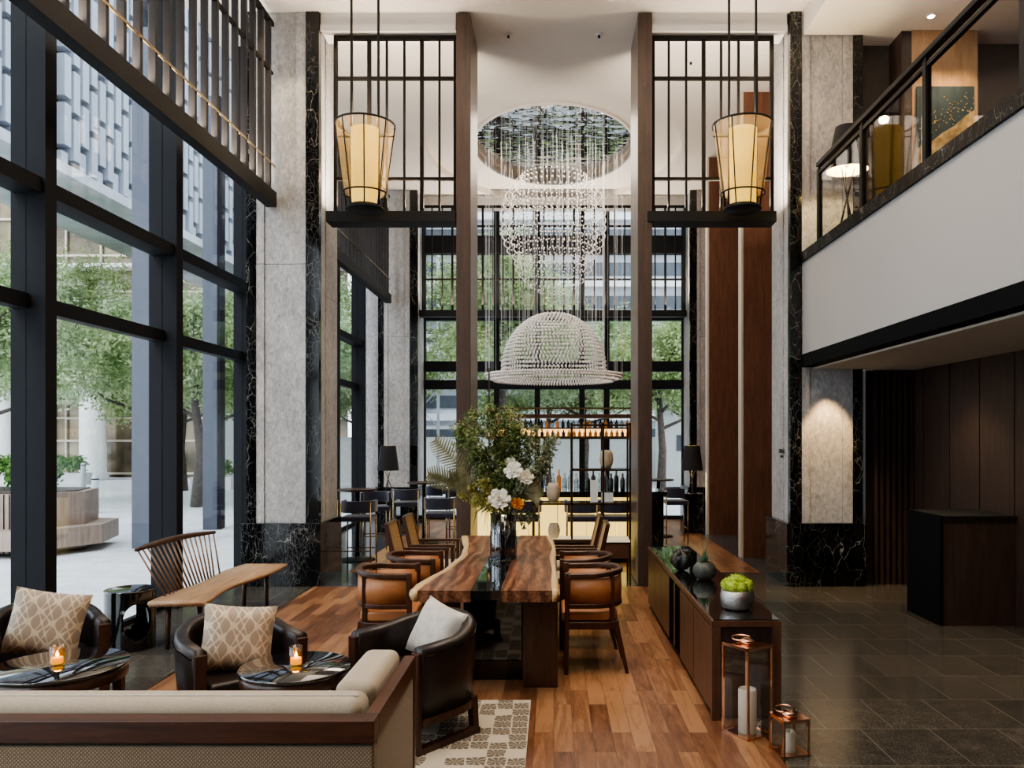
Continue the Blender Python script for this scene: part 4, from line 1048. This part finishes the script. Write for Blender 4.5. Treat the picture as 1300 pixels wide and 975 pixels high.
# ------------------------------------------------------------------ bar stools, high tables
def make_stool():
    t = thing('bar_stool', 'x', 'stool')
    for sx in (-1, 1):
        for sy in (-1, 1): MB().tube([(sx * .20, sy * .18, 0), (sx * .20, sy * .18, .92 if sy < 0 else .70)], .010, 8).build('leg', 'brass', t, True)
    MB().box(-.20, .20, .17, .19, .26, .275).build('footrest', 'brass', t); MB().box(-.20, .20, -.19, -.17, .26, .275).build('footrest', 'brass', t)
    MB().box(-.205, .205, -.18, .21, .66, .73).build('seat', 'navy', t, bevel=.02, seg=3)
    usweep(MB(), upath(.215, .20, .12, 14), lambda u: rect(-.02, .02, .78, .94)).build('backrest', 'navy', t, bevel=.006)
    return t
stool = make_stool()
G = 'navy and brass bar stools'
st = [(-2.66, 10.75, 0, 'navy bar stool nearest the left stone column'), (-2.80, 12.35, R(200), 'navy bar stool behind the far left pedestal table'),
      (-3.30, 11.0, R(60), 'navy bar stool partly hidden by the left stone column'),
      (-2.46, 13.1, R(10), 'navy bar stool alone before the marble plinth'), (-1.62, 11.25, R(5), 'navy bar stool at the left of the left fin, near one'),
      (-1.58, 13.3, R(180), 'navy bar stool at the left of the left fin, far one'), (-2.05, 13.9, R(-90), 'navy bar stool at the middle pedestal table'),
      (.38, 10.75, R(0), 'navy bar stool before the lit bar counter, left of the pair'), (.85, 10.78, R(0), 'navy bar stool before the lit bar counter, right of the pair'),
      (-.40, 10.76, R(0), 'navy bar stool before the lit bar counter, behind the flowers'),
      (2.07, 13.4, R(-90), 'navy bar stool at the far right of the hall')]
for i, (x, y, rz, lab) in enumerate(st):
    if i == 0: stool.location = (x, y, 0); stool.rotation_euler = (0, 0, rz); stool['label'] = lab; stool['group'] = G
    else: clone(stool, (x, y, 0), rz, lab, G)
def high_table(x, y, h, label):
    t = thing('pedestal_table', label, 'table', (x, y, 0))
    MB().lathe([(.26, 0), (.26, .015), (.05, .03), (.035, .06)], n=28).build('base', 'black', t, True)
    MB().lathe([(.03, .05), (.03, h - .02)], n=12).build('pole', 'black', t, True)
    MB().lathe([(.26, h - .03), (.28, h - .025), (.28, h)], n=32).build('tabletop', 'chairwood', t, bevel=0)
high_table(-2.88, 11.0 + .55, 1.04, 'round high pedestal table behind the left stone column')
high_table(-2.2, 13.35, 1.04, 'round high pedestal table in front of the far left column')
high_table(-1.35, 12.6, 1.04, 'round high pedestal table behind the left wooden fin')
high_table(1.9, 14.3, 1.04, 'round high pedestal table at the far right of the hall')

# ------------------------------------------------------------------ bar counter and back bar
t = thing('bar_counter', 'bar counter with glowing onyx front and black top behind the shelf unit', 'bar', (0, 11.2, 0))
for k in range(6):
    MB().box(-1.2 + k * .42, -1.2 + k * .42 + .41, .10, .16, .10, .93).build('onyx_panel', 'onyx', t)
MB().box(-1.22, 1.55, .16, .55, 0, .97).build('body', 'black', t)
MB().box(-1.22, 1.34, .10, .16, 0, .10).build('kick', 'black', t)
MB().box(-1.26, 1.60, -.08, .60, .97, 1.03).build('counter_top', 'blackgloss', t)
part_label(MB().box(1.34, 1.56, .0, .16, 0, .97).build('end_pier', 'marble', t), 'black veined marble end pier')
t = thing('overhead_rack', 'brass trimmed overhead bottle rack glowing amber above the bar', 'rack', (0, 12.4, 0))
MB().box(-1.05, 1.25, -.05, .35, 2.10, 2.16).build('top_shelf', 'walnut_x', t)
MB().box(-1.05, 1.25, -.05, .35, 1.93, 1.95).build('shelf', 'walnut_x', t)
MB().box(-1.05, 1.25, -.05, .35, 1.77, 1.80).build('shelf', 'walnut_x', t)
for z in (2.24, 1.79): MB().box(-1.07, 1.27, -.07, -.05, z, z + .025).build('brass_rail', 'brass', t)
for x in (-1.05, -.28, .49, 1.23): MB().box(x, x + .02, -.06, .34, 1.77, 2.26).build('divider', 'darkbrass', t)
for x in (-1.04, 1.23):
    MB().box(x, x + .02, .14, .16, 2.26, 2.9).build('hanger', 'darkbrass', t)
    MB().box(x, x + .02, .14, .16, 0, 1.77).build('upright', 'darkbrass', t)
part_label(MB().box(-1.0, 1.2, .33, .35, 1.80, 1.93).build('lit_back', 'amberlight', t), 'glowing amber back panel')
def bottle(h, r, mat, name='bottle'):
    return MB().lathe([(r * .95, 0), (r, .01), (r, h * .6), (r * .4, h * .75), (r * .36, h)], n=10).build(name, mat, None, True)
rn = random.Random(4)
protos = {}
def put_bottle(x, y, z, h, r, mat, label, group):
    k = (round(h, 3), round(r, 3), mat)
    if k not in protos: protos[k] = o = bottle(h, r, mat)
    else: o = protos[k].copy(); COL.objects.link(o)
    o.location = (x, y, z); tag(o, label, 'bottle', group)
for k in range(26):
    put_bottle(-.98 + k * .085 + .02, 12.48, 1.95, .13, .026, ('bottle_d', 'bottle_a', 'bottle_c')[rn.randrange(3)], 'small bottle on the upper shelf of the overhead rack', 'bottles on the upper rack shelf')
for k in range(26):
    put_bottle(-.97 + k * .085 + .02, 12.50, 1.80, .115, .027, ('bottle_a', 'bottle_a', 'bottle_d')[rn.randrange(3)], 'small amber lit bottle on the lower shelf of the overhead rack', 'bottles on the lower rack shelf')
for k in range(18):
    x = -.35 + k * .085
    if .36 < x < .5: continue
    put_bottle(x, 11.55 + .1 * (k % 2), 1.03, (.24, .29)[k % 2], .036, ('bottle_d', 'bottle_c', 'bottle_a')[rn.randrange(3)], 'bottle standing on the black bar counter', 'bottles on the bar counter')
# ------------------------------------------------------------------ brass etagere
t = thing('display_shelf', 'slim dark brass open shelf unit before the glowing bar', 'shelf unit', (.345, 9.75, 0))
xs_ = [-.60, -.12, .27, .60]
for x in xs_:
    for y in (0, .34): MB().box(x - .012, x + .012, y, y + .024, 0, 1.98 if x > -.3 else 1.05).build('post', 'darkbrass', t)
for z, x0 in ((1.96, -.12), (1.40, -.12), (.98, -.60), (.50, -.60)):
    MB().box(x0, .60, 0, .024, z - .02, z).build('rail', 'darkbrass', t); MB().box(x0, .60, .34, .364, z - .02, z).build('rail', 'darkbrass', t)
    for x in xs_:
        if x >= x0: MB().box(x - .01, x + .01, .024, .34, z - .018, z - .002).build('side_rail', 'darkbrass', t)
for z, x0 in ((.98, -.60),): MB().box(x0, .6, .01, .35, z, z + .008).build('glass_shelf', 'clearglass', t)
MB().box(.27, .6, .01, .35, 1.40, 1.408).build('glass_shelf', 'clearglass', t)
part_label(MB().box(-.60, .60, -.01, .37, .50, .53).build('lit_shelf', 'onyxsoft', t), 'pale lit shelf board')
MB().box(-.60, .60, 0.0, .364, .30, .50).build('drawer_box', 'walnut_x', t)
def vase(x, y, z, h, r, mat, label, facet=0):
    n = facet or 24
    mb = MB().lathe([(r * .62, 0), (r * .9, h * .25), (r, h * .5), (r * .9, h * .78), (r * .66, h), (r * .58, h * .97), (r * .8, h * .7)], (0, 0, 0), n)
    o = mb.build('vase', mat, None, n > 10); o.location = (x, y, z); return tag(o, label, 'vase')
vase(.665, 9.93, 1.4085, .23, .088, 'ceramic', 'frosted amber vase on the topmost glass shelf of the brass unit')
vase(-.005, 9.93, .9885, .235, .088, 'ceramic', 'frosted smoky vase on the left middle shelf of the brass unit')
vase(.0, 9.90, .53, .19, .08, 'ceramic', 'faceted tan vase on the lower lit shelf behind the table end', 7)
vase(.62, 9.90, .53, .19, .07, 'ceramic', 'faceted tan vase on the lower lit shelf behind the armchair backs', 7)
tag(MB().box(.46, .555, 9.90, 9.93, .9885, 1.26).build('white_block', 'paper'), 'tall white rectangular block on the middle shelf of the brass unit', 'ornament')
tag(MB().box(.60, .75, 9.94, 9.96, .9885, 1.10).build('picture_card', 'paper'), 'low white card with round motif on the middle shelf', 'card')
# ------------------------------------------------------------------ vase of flowers
VX, VY, VZ = -.44, 6.87, .7365
t = thing('glass_vase', 'smoked ribbed glass vase holding the big bouquet on the dining table', 'vase', (VX, VY, VZ))
MB().lathe([(.108, 0), (.112, .01), (.112, .40), (.104, .40), (.104, .02), (.01, .018)], n=40, cap=False).build('vase_body', 'vaseglass', t, True)
mb = MB()
for k in range(14):
    a = 2 * pi * k / 14; mb.tube([(.113 * cos(a), .113 * sin(a), .01), (.113 * cos(a), .113 * sin(a), .25)], .003, 5)
mb.build('ribs', 'vaseglass', t); MB().lathe([(.10, .02), (.10, .022)], n=24).build('vase_base', 'clearglass', t)
def P3(px, py, dy=0):
    s_ = 1000 / (VY + dy); return Vector(((px - 703) / s_, VY + dy, 1.8 - (py - 555) / s_))
def branch_group(label, tips, nl, size, mat, seed, rad=.10, name='leafy_branch', group=None):
    rn = random.Random(seed); t = thing(name, label, 'branch', (VX, VY, VZ + .02), group=group); org = Vector((VX, VY, VZ + .02))
    st_ = MB(); lf = MB(); blobs = []
    for (px, py, dy) in tips:
        tip = P3(px, py, dy) - org; a = Vector((rn.uniform(-.04, .04), rn.uniform(-.04, .04), 0)); mid = Vector((tip.x * .28, tip.y * .28, .42))
        pts = [a, mid, mid.lerp(tip, .55) + Vector((0, 0, .03)), tip]
        st_.tube(pts, [.004, .004, .003, .0015], 5)
        for q in (.35, .6, .85, 1.0):
            c = mid.lerp(tip, q); blobs.append((c.x, c.y, c.z, rad * (.65 + .5 * rn.random())))
    scatter_leaves(lf, blobs, nl, size, rn, shell=.1, asp=1.0)
    st_.build('stem', 'twig', t); lf.build('leaves', mat, t); return t
branch_group('tall dense green leafy branches at the upper left of the bouquet', [(600, 530, .05), (622, 524, -.1), (645, 530, .1), (585, 545, 0), (600, 560, -.15), (630, 548, .0), (655, 545, -.05), (612, 575, .1)], 10500, .0145, 'bouquet', 1, .115)
branch_group('grey green olive branches at the right of the bouquet', [(675, 560, 0), (695, 575, .1), (700, 560, -.1), (690, 590, 0), (680, 545, .1), (672, 600, -.1)], 6500, .013, 'bouquet2', 2, .095)
branch_group('dark green filler branches in the middle of the bouquet', [(640, 590, -.1), (620, 600, .05), (655, 585, .1), (630, 615, -.05), (650, 560, 0)], 4500, .015, 'bouquet', 3, .09)
branch_group('yellow green berry sprays at the lower left of the bouquet', [(598, 620, -.1), (585, 628, 0), (612, 612, -.15), (605, 636, -.1), (620, 640, -.12)], 2300, .012, 'yellowleaf', 4, .06)
branch_group('small dark trailing leaves at the lower right of the vase mouth', [(672, 662, -.1), (682, 655, 0), (665, 670, -.12)], 420, .014, 'bouquet2', 5, .035)
def fern(label, px, py, dy, bend, seed):
    rn = random.Random(seed); t = thing('fern_frond', label, 'fern', (VX, VY, VZ + .02)); org = Vector((VX, VY, VZ + .02)); tip = P3(px, py, dy) - org
    a = Vector((0, 0, 0)); m1 = Vector((tip.x * .2, tip.y * .2, .42)); c = m1.lerp(tip, .5) + Vector((0, 0, bend))
    pts = [m1 * (1 - q) ** 2 + c * 2 * q * (1 - q) + tip * q * q for q in [k / 26 for k in range(27)]]
    MB().tube([a] + pts, [.003] + [.003 - .0022 * k / 26 for k in range(27)], 5).build('stem', 'twig', t)
    mb = MB()
    for k in range(4, 27):
        d = (pts[k] - pts[k - 1]).normalized(); s_ = d.cross(Vector((0, 1, .2))).normalized(); ln = .10 * sin(pi * min(1, (27 - k) / 20 + .08)) ** .8 + .008
        for sg in (-1, 1):
            q = pts[k]; e = q + s_ * sg * ln + d * ln * .5; w_ = d * .012
            mb.add([q - w_, q + w_, e + w_ * .3, e - w_ * .3], [(0, 1, 2, 3)])
    mb.build('leaflets', 'fern', t)
fern('greyish fern frond reaching far left out of the bouquet', 545, 603, -.1, .10, 1)
fern('brown green fern frond at the upper left of the bouquet', 553, 560, .0, .08, 2)
fern('silvery fern frond arching left below the upper one', 572, 606, -.15, .12, 3)
fern('pale fern frond arching down right beside the white blooms', 684, 632, -.15, .14, 4)
fern('slender upright frond amid the green branches', 643, 560, .1, .02, 5)
def bloom(label, px, py, dy, r, mat, seed, layers=4, tilt=.5, name='rose_bloom'):
    rn = random.Random(seed); c = P3(px, py, dy); t = thing(name, label, 'flower', c)
    MB().tube([(0, 0, 0), Vector((VX - c.x, VY - c.y, VZ + .38 - c.z)) * .6, Vector((VX - c.x, VY - c.y, VZ + .05 - c.z))], .0035, 5).build('stem', 'shrub', t)
    mb = MB()
    for l in range(layers):
        q = l / (layers - 1); n_ = (6, 6, 5, 4, 3)[l]; open_ = 1 - q
        for k in range(n_):
            a0 = 2 * pi * k / n_ + l * .7; rr = r * (1 - .6 * q); wd = 4.4 * pi / n_ / 2
            def fn(u, v):
                a = a0 + (u - .5) * wd * (1 - .75 * max(0, v - .55) ** 1.0 * (2 * abs(u - .5)) * 1.2)
                rad = rr * (v ** .8) * (.45 + .55 * open_) + .004; h = rr * (.45 + 1.0 * q) * v ** 1.3 * (1 - .35 * open_ * v) + .006 * sin(u * 9 + k) * v - .25 * rr * (2 * u - 1) ** 2 * v
                return (rad * cos(a), rad * sin(a), h)
            mb.grid(fn, 6, 5)
    mb.xf(Matrix.Rotation(R(58), 4, 'X'))
    mb.xf(Matrix.Rotation(tilt, 4, 'Z'))
    mb.build('petals', mat, t, True); return t
bloom('large open white rose low in the front of the bouquet', 634, 634, -.28, .092, 'petal', 1, 5, .1)
bloom('white orchid bloom at the upper centre right of the bouquet', 652, 598, -.22, .078, 'petal', 2, 4, -.3)
bloom('white bloom at the right side of the bouquet', 667, 606, -.18, .070, 'petal', 3, 4, .4)
bloom('small white bloom above the right side of the bouquet', 649, 588, -.12, .05, 'petal', 4, 4, .2)
bloom('orange bloom beside the large white rose', 657, 640, -.25, .052, 'orangepetal', 5, 5, .3)
for i, (px, py, b_) in enumerate(((648, 522, 0), (653, 518, .01), (662, 526, .02))):
    t = thing('dry_twig', ('thick pale twig standing upright in the bouquet', 'tallest pale twig standing upright in the bouquet', 'forked pale twig leaning right in the bouquet')[i], 'twig', (VX, VY, VZ + .02)); tip = P3(px, py, 0) - Vector((VX, VY, VZ + .02))
    MB().tube([(0, 0, 0), (tip.x * .35 + .01 * i, 0, .45), (tip.x * .8, 0, .85), tip], [.006, .008, .006, .003], 6).build('stem', 'twig', t, True)
    MB().tube([(tip.x * .6, 0, .65), (tip.x * .6 + .05, .02, .95)], [.005, .002], 5).build('side_shoot', 'twig', t, True)
mb = MB(); rn = random.Random(8)
t = thing('trailing_grass', 'long green grass blades trailing left over the vase rim', 'grass', (VX, VY, VZ + .4))
for k in range(16):
    ex = -rn.uniform(.05, .26); ez = -rn.uniform(.05, .30); y = -rn.uniform(.08, .2)
    pts = [(0, 0, 0), (ex * .5, y * .6, .10), (ex * .9, y, .02), (ex, y, ez + .08)]
    mb.tube(pts, [.004, .004, .003, .001], 4)
mb.build('blades', 'bouquet', t)
# ------------------------------------------------------------------ outside
slab('ground', -60, GX - .15, -30, 17.6, -.14, -.02, 'pavement')
slab('ground', -60, 60, 17.6, 34, -.14, -.02, 'pavement')
slab('ground', -60, 60, 34, 80, -.16, -.04, 'road')
# white column building across the plaza
t = thing('office_building', 'beige glass curtain wall building with white round columns across the plaza', 'building', (0, 33, 0))
MB().box(-48, -9.2, 2, 2.2, 0, 20).build('glass_wall', 'facade_glass', t)
mb = MB()
for z in (.15, 1.6, 2.6, 3.4, 5.0, 6.6, 8.2, 9.8, 11.4, 13): mb.box(-48, -9.2, 1.85, 2.05, z, z + .09)
x = -48
while x < -9.3: mb.box(x, x + .07, 1.88, 2.04, 0, 16); x += 1.55
mb.build('mullion_grid', 'beige', t)
part_label(MB().box(-48, -9.0, 1.6, 2.1, 4.0, 4.6).build('spandrel_band', 'beige', t), 'beige spandrel band')  # plain beige spandrel over the round columns
for x in (-27.4, -23.5, -19.65):
    MB().lathe([(.60, 0), (.60, .25), (.52, .26), (.52, 4.1)], (x, .6, 0), 24).build('round_column', 'column_white', t, True)
MB().box(-48, -9.2, 0, 2.0, 4.1, 4.5).build('canopy', 'column_white', t)
for z in (6.0, 7.6, 9.2): MB().box(-48, -9.2, 1.2, 2.0, z, z + .16).build('ledge', 'column_white', t)
# wing with staggered vertical panels
t = thing('panel_building', 'grey tower facade of staggered vertical panels high above the plaza', 'building', (-11.5, 0, 0))
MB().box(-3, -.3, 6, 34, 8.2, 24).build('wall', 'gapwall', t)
mb = MB(); rn = random.Random(6)
y = 9.0; k = 0
while y < 33:
    if int(y / 4.5) != int((y + .9) / 4.5): y += .9; continue
    z = 8.22 + (0, .42, .16, .62)[k % 4]
    if z > 8.3: mb.box(-.28, .02, y, y + .25, 8.22, z - .14)
    while z < 21:
        mb.box(-.28, .10, y, y + .25, z, z + .98); z += 1.14
    y += .36; k += 1
mb.build('facade_panels', 'slabpanel', t); MB().box(-3, .1, 6, 34, 7.95, 8.2).build('soffit', 'greyfac', t)
MB().lathe([(.5, 0), (.5, 7.95)], (-1.5, 31, 0), 20).build('round_column', 'column_white', t, True)
# exterior posts near the window
for y, lab in ((13.0, 'blue grey steel post standing outside the left windows, nearer one'), (15.6, 'blue grey steel post standing outside the left windows, farther one')):
    t = thing('steel_post', lab, 'post', (-6.75, y, 0)); MB().box(-.14, .14, -.14, .14, -.02, 8.5).build('shaft', 'ext_post', t); MB().box(.14, .2, -.14, .10, 0, 8.5).build('flange', 'mullion', t)
# trees
def make_tree(seed, h, spread, mat, nl, name='plaza_tree', leafs=.06):
    rn = random.Random(seed); t = thing(name, 'x', 'tree'); tr = MB(); lf = MB(); blobs = []
    tr.tube([(0, 0, -.02), (.1, .05, h * .25), (-.05, 0, h * .5), (0, 0, h * .85)], [.16, .12, .09, .03], 8)
    for k in range(9):
        a = k * 2.4 + rn.random(); z = h * (.42 + .42 * k / 9); r = spread * (.5 + .5 * rn.random()) * (1.1 - .4 * k / 9)
        e = Vector((r * cos(a), r * sin(a), z + h * .12)); tr.tube([(0, 0, z - .3), (e.x * .5, e.y * .5, z + .05), e], [.06, .04, .012], 5)
        blobs.append((e.x, e.y, e.z, spread * rn.uniform(.34, .5))); blobs.append((e.x * .5, e.y * .5, e.z, spread * rn.uniform(.3, .42)))
    scatter_leaves(lf, blobs, nl, leafs, rn, shell=.25); tr.build('trunk', 'bark', t, True); lf.build('foliage', mat, t); return t
T1 = make_tree(1, 5.6, 2.0, 'tree_leaf', 24000); T2 = make_tree(2, 6.0, 2.1, 'tree_leaf2', 24000); T3 = make_tree(3, 7.6, 2.7, 'tree_leaf', 28000)
G = 'street trees beyond the windows'
tr = [(T1, -9.3, 20.5, 'leafy green tree on the plaza nearest the left windows'), (T2, -11.75, 22.6, 'light green tree on the plaza behind the nearest one'),
      (T3, -16.3, 25.3, 'large tree before the white round columns'), (T1, -12.6, 26.8, 'green tree standing at the right of the plaza signpost'),
      (T2, -14.3, 19.6, 'light green tree seen through the leftmost pane'), (T3, -9.0, 29.0, 'tree at the far corner of the plaza'),
      (T2, -7.2, 22.5, 'light green tree seen past the left stone column'), (T1, -6.3, 27.5, 'tree seen through the narrow panes behind the column'),
      (T3, -1.6, 24.5, 'large street tree behind the far window, left of the chandelier dome'), (T2, 1.0, 27.0, 'light green street tree behind the chandelier dome'),
      (T1, 3.4, 25.0, 'green street tree behind the far window at the right fin'), (T2, 5.6, 28.0, 'light green street tree at the far right of the far window'),
      (T1, -.2, 29.5, 'street tree farthest back behind the far window'), (T3, -20.5, 27, 'large tree far left across the plaza')]
used = set()
for i, (p, x, y, lab) in enumerate(tr):
    if id(p) not in used: used.add(id(p)); o = p; o.location = (x, y, 0); o['label'] = lab; o['group'] = G
    else: o = clone(p, (x, y, 0), i * 1.3, lab, G)
# planters, shrubs, bollards, sign
def shrub(x, y, z, r, n, label, size=.05):
    t = thing('shrub', label, 'shrub', (x, y, z)); rn = random.Random(int(x * 10)); bl = [(rn.uniform(-r, r) * .7, rn.uniform(-r, r) * .5, r * .55 + rn.uniform(-.1, .2) * r, r * .55) for _ in range(7)]
    lf = scatter_leaves(MB(), bl, n, size, rn, shell=.2); lf.build('foliage', 'shrub', t)
    MB().tube([(0, 0, -.0), (0, 0, r * .5)], [.03, .015], 6).build('stem', 'bark', t)
t = thing('wooden_planter', 'faceted timber planter with built-in bench on the plaza outside the window', 'planter', (-8.9, 12.9, -.02))
pl = [(-1.7, -.9), (.9, -.95), (1.35, -.2), (1.1, .6), (-1.7, .8)]
MB().prism(pl, .05, .95).build('planter_box', 'planter', t)
MB().prism([(x * 1.18 + .05, y * 1.3) for x, y in pl], .12, .42).build('bench_ledge', 'planter', t)
MB().prism([(x * .95, y * .95) for x, y in pl], 0, .12).build('plinth', 'black', t)
mb = MB()
for k in range(30):
    x = -1.7 + k * .0866 * 1; mb.box(x, x + .008, -.96 , -.90, .05, .95)
mb.build('slat_joints', 'black', t)
MB().prism([(x * .9, y * .9) for x, y in pl], .95, .97).build('soil', 'bark', t)
shrub(-8.5, 12.75, .95, .50, 1500, 'round green shrub in the right part of the timber planter'); shrub(-9.75, 12.9, .95, .55, 1500, 'round green shrub in the left part of the timber planter')
for (x, y, r, lab) in ((-18.8, 30.6, .6, 'clipped shrub in a white planter before the beige building'), (-11.9, 27.6, .55, 'dark shrub in a low planter behind the signpost'), (-21.6, 30.9, .6, 'clipped shrub in a white planter farther left')):
    o = tag(MB().box(x - .7, x + .7, y - .3, y + .3, -.02, .42).build('planter_trough', 'conc'), lab.replace('clipped shrub in a', 'pale trough planter,').replace('dark shrub in a low planter', 'low pale trough planter') + ' holding a shrub', 'planter')
    shrub(x, y, .42, r, 900, lab, .07)
for (x, y, lab) in ((-11.0, 18.9, 'grey bollard nearest on the plaza, standing alone'), (-18.4, 30.2 - 2, 'grey bollard beside the trough planter'), (-16.9, 28.3, 'grey bollard before the white round column'), (-8.75, 20.3, 'grey bollard near the farther steel post')):
    t = thing('bollard', lab, 'bollard', (x, y, -.02)); MB().lathe([(.085, 0), (.085, .86), (.06, .9)], n=16).build('post', 'greyfac', t, True); MB().lathe([(.088, .80), (.088, .83)], n=16).build('band', 'black', t)
t = thing('road_sign', 'white round road sign on a slim post on the plaza', 'sign', (-13.2, 26.0, -.02))
MB().tube([(0, 0, 0), (0, 0, 2.1)], .035, 8).build('pole', 'column_white', t); MB().lathe([(.28, -.01), (.28, .01)], n=24).xf(Matrix.Translation((0, -.05, 1.85)) @ Matrix.Rotation(R(90), 4, 'X')).build('disc', 'column_white', t)
# street beyond the far window
t = thing('grey_building', 'grey building with horizontal bands across the street beyond the far window', 'building', (0, 36, 0))
MB().box(-8.5, 16, 2, 3, 0, 22).build('wall', 'greyfac', t)
mb = MB()
for k in range(12): mb.box(-8.5, 16, 1.6, 2.0, 1.0 + k * 1.6, 1.0 + k * 1.6 + .32)
mb.build('band_ledges', 'conc', t)
mb = MB()
for k in range(12): mb.box(-8.5, 16, 1.9, 2.0, 1.6 + k * 1.6, 1.6 + k * 1.6 + .6)
mb.build('window_strips', 'darkfac', t)
t = thing('steel_scaffold', 'grey steel frame structure beyond the far window at the left', 'scaffold', (-4.2, 30, 0))
for x in (-1.6, -.2, 1.2):
    MB().box(x - .05, x + .05, -.05, .05, -.02, 9).build('upright', 'greyfac', t)
for z in (2.1, 3.6, 4.1, 5.6, 7.1): MB().box(-1.7, 1.3, -.04, .04, z, z + .12).build('crossbar', 'conc', t)
MB().tube([(-1.6, 0, 2.2), (-.2, 0, 3.6)], .025, 5).build('brace', 'greyfac', t); MB().tube([(-.2, 0, 2.2), (-1.6, 0, 3.6)], .025, 5).build('brace', 'greyfac', t)
t = thing('site_hoarding', 'long white hoarding across the street beyond the far window', 'fence', (0, 31.5, -.02))
MB().box(-9, 9, 0, .08, 0, 1.75).build('panels', 'column_white', t); MB().box(-9, 9, -.03, .1, 1.75, 1.82).build('cap', 'conc', t)
t = thing('roof_shed', 'pale shed roof and garage beyond the far window at the right', 'shed', (5.2, 29.5, -.02))
MB().box(-1.2, 2.4, 0, 1.5, 0, 2.9).build('wall', 'conc', t); MB().prism([(-1.4, -.2), (2.6, -.2), (2.6, 1.7), (-1.4, 1.7)], 2.9, 3.1).build('roof', 'greyfac', t)
MB().box(-.6, .6, -.02, 0, 1.3, 1.9).build('window', 'darkfac', t)

# ------------------------------------------------------------------ lights
area('hall_fill', (0, 4.5, 6.85), 3.0, 240, (1, .84, .66), sy=8)  # unseen ceiling area lamp, added as interior fill
area('hall_fill', (0, 13.5, 6.7), 2.4, 110, (1, .86, .70), sy=3)  # second added fill, unseen, over the far half of the hall
area('mezz_fill', (5.4, 6.5, 6.6), 1.5, 60, (1, .80, .58), sy=4)  # unseen area fill added over the mezzanine
for y in (3.0, 4.8, 6.6, 8.2): spot('under_fill', (3.85, y, 2.61), (3.85, y, 0), 55, 110, (1, .78, .52), .8)  # unseen wide spots added to brighten the space under the balcony
for x, y in ((-.47, 6.3), (-.47, 7.8)): spot('table_spot', (x, y - .6, 6.8), (x, y, .7), 260, 26)
for x, y in ((.1, 4.6), (-1.6, 4.3), (-3.0, 4.6), (.7, 7.2), (-2.0, 7.8)): spot('floor_spot', (x, y, 6.8), (x, y + .1, 0), 130, 34)
spot('column_spot', (3.30, 9.26, 2.60), (3.32, 9.56, .7), 120, 60, (1, .66, .30), .5)
spot('timber_spot', (4.5, 8.9, 6.6), (4.66, 9.5, 5.0), 90, 60, (1, .70, .36))
spot('timber_spot', (4.9, 8.9, 6.6), (4.8, 9.5, 5.0), 60, 60, (1, .70, .36))
spot('lantern_spot', (1.3, 3.6, 6.8), (1.25, 5.0, .4), 170, 24)
spot('left_col_spot', (-3.15, 8.9, 6.85), (-3.2, 9.55, 4.5), 60, 60, (1, .80, .55))
for x in (-2.7, 2.7): spot('pier_wash', (x * .93, 9.35, 6.85), (x, 9.9, 5.2), 40, 60, (1, .80, .55))
for x in (-1.95, 1.95): area('ceiling_fill', (x, 9.72, 4.62), 1.3, 85, (1, .86, .68), rot=(R(180), 0, 0), sy=.12)  # added unseen uplights, here and below, that brighten the ceiling
area('ceiling_fill', (0, 16.6, 4.6), 5.0, 150, (1, .86, .68), rot=(R(180), 0, 0), sy=.15)
area('ceiling_fill', (-3.48, 5.5, 4.80), .12, 130, (1, .86, .68), rot=(R(180), 0, 0), sy=7.5)
area('ceiling_fill', (3.06, 4.5, 5.02), .06, 30, (1, .86, .68), rot=(R(180), 0, 0), sy=7.5)
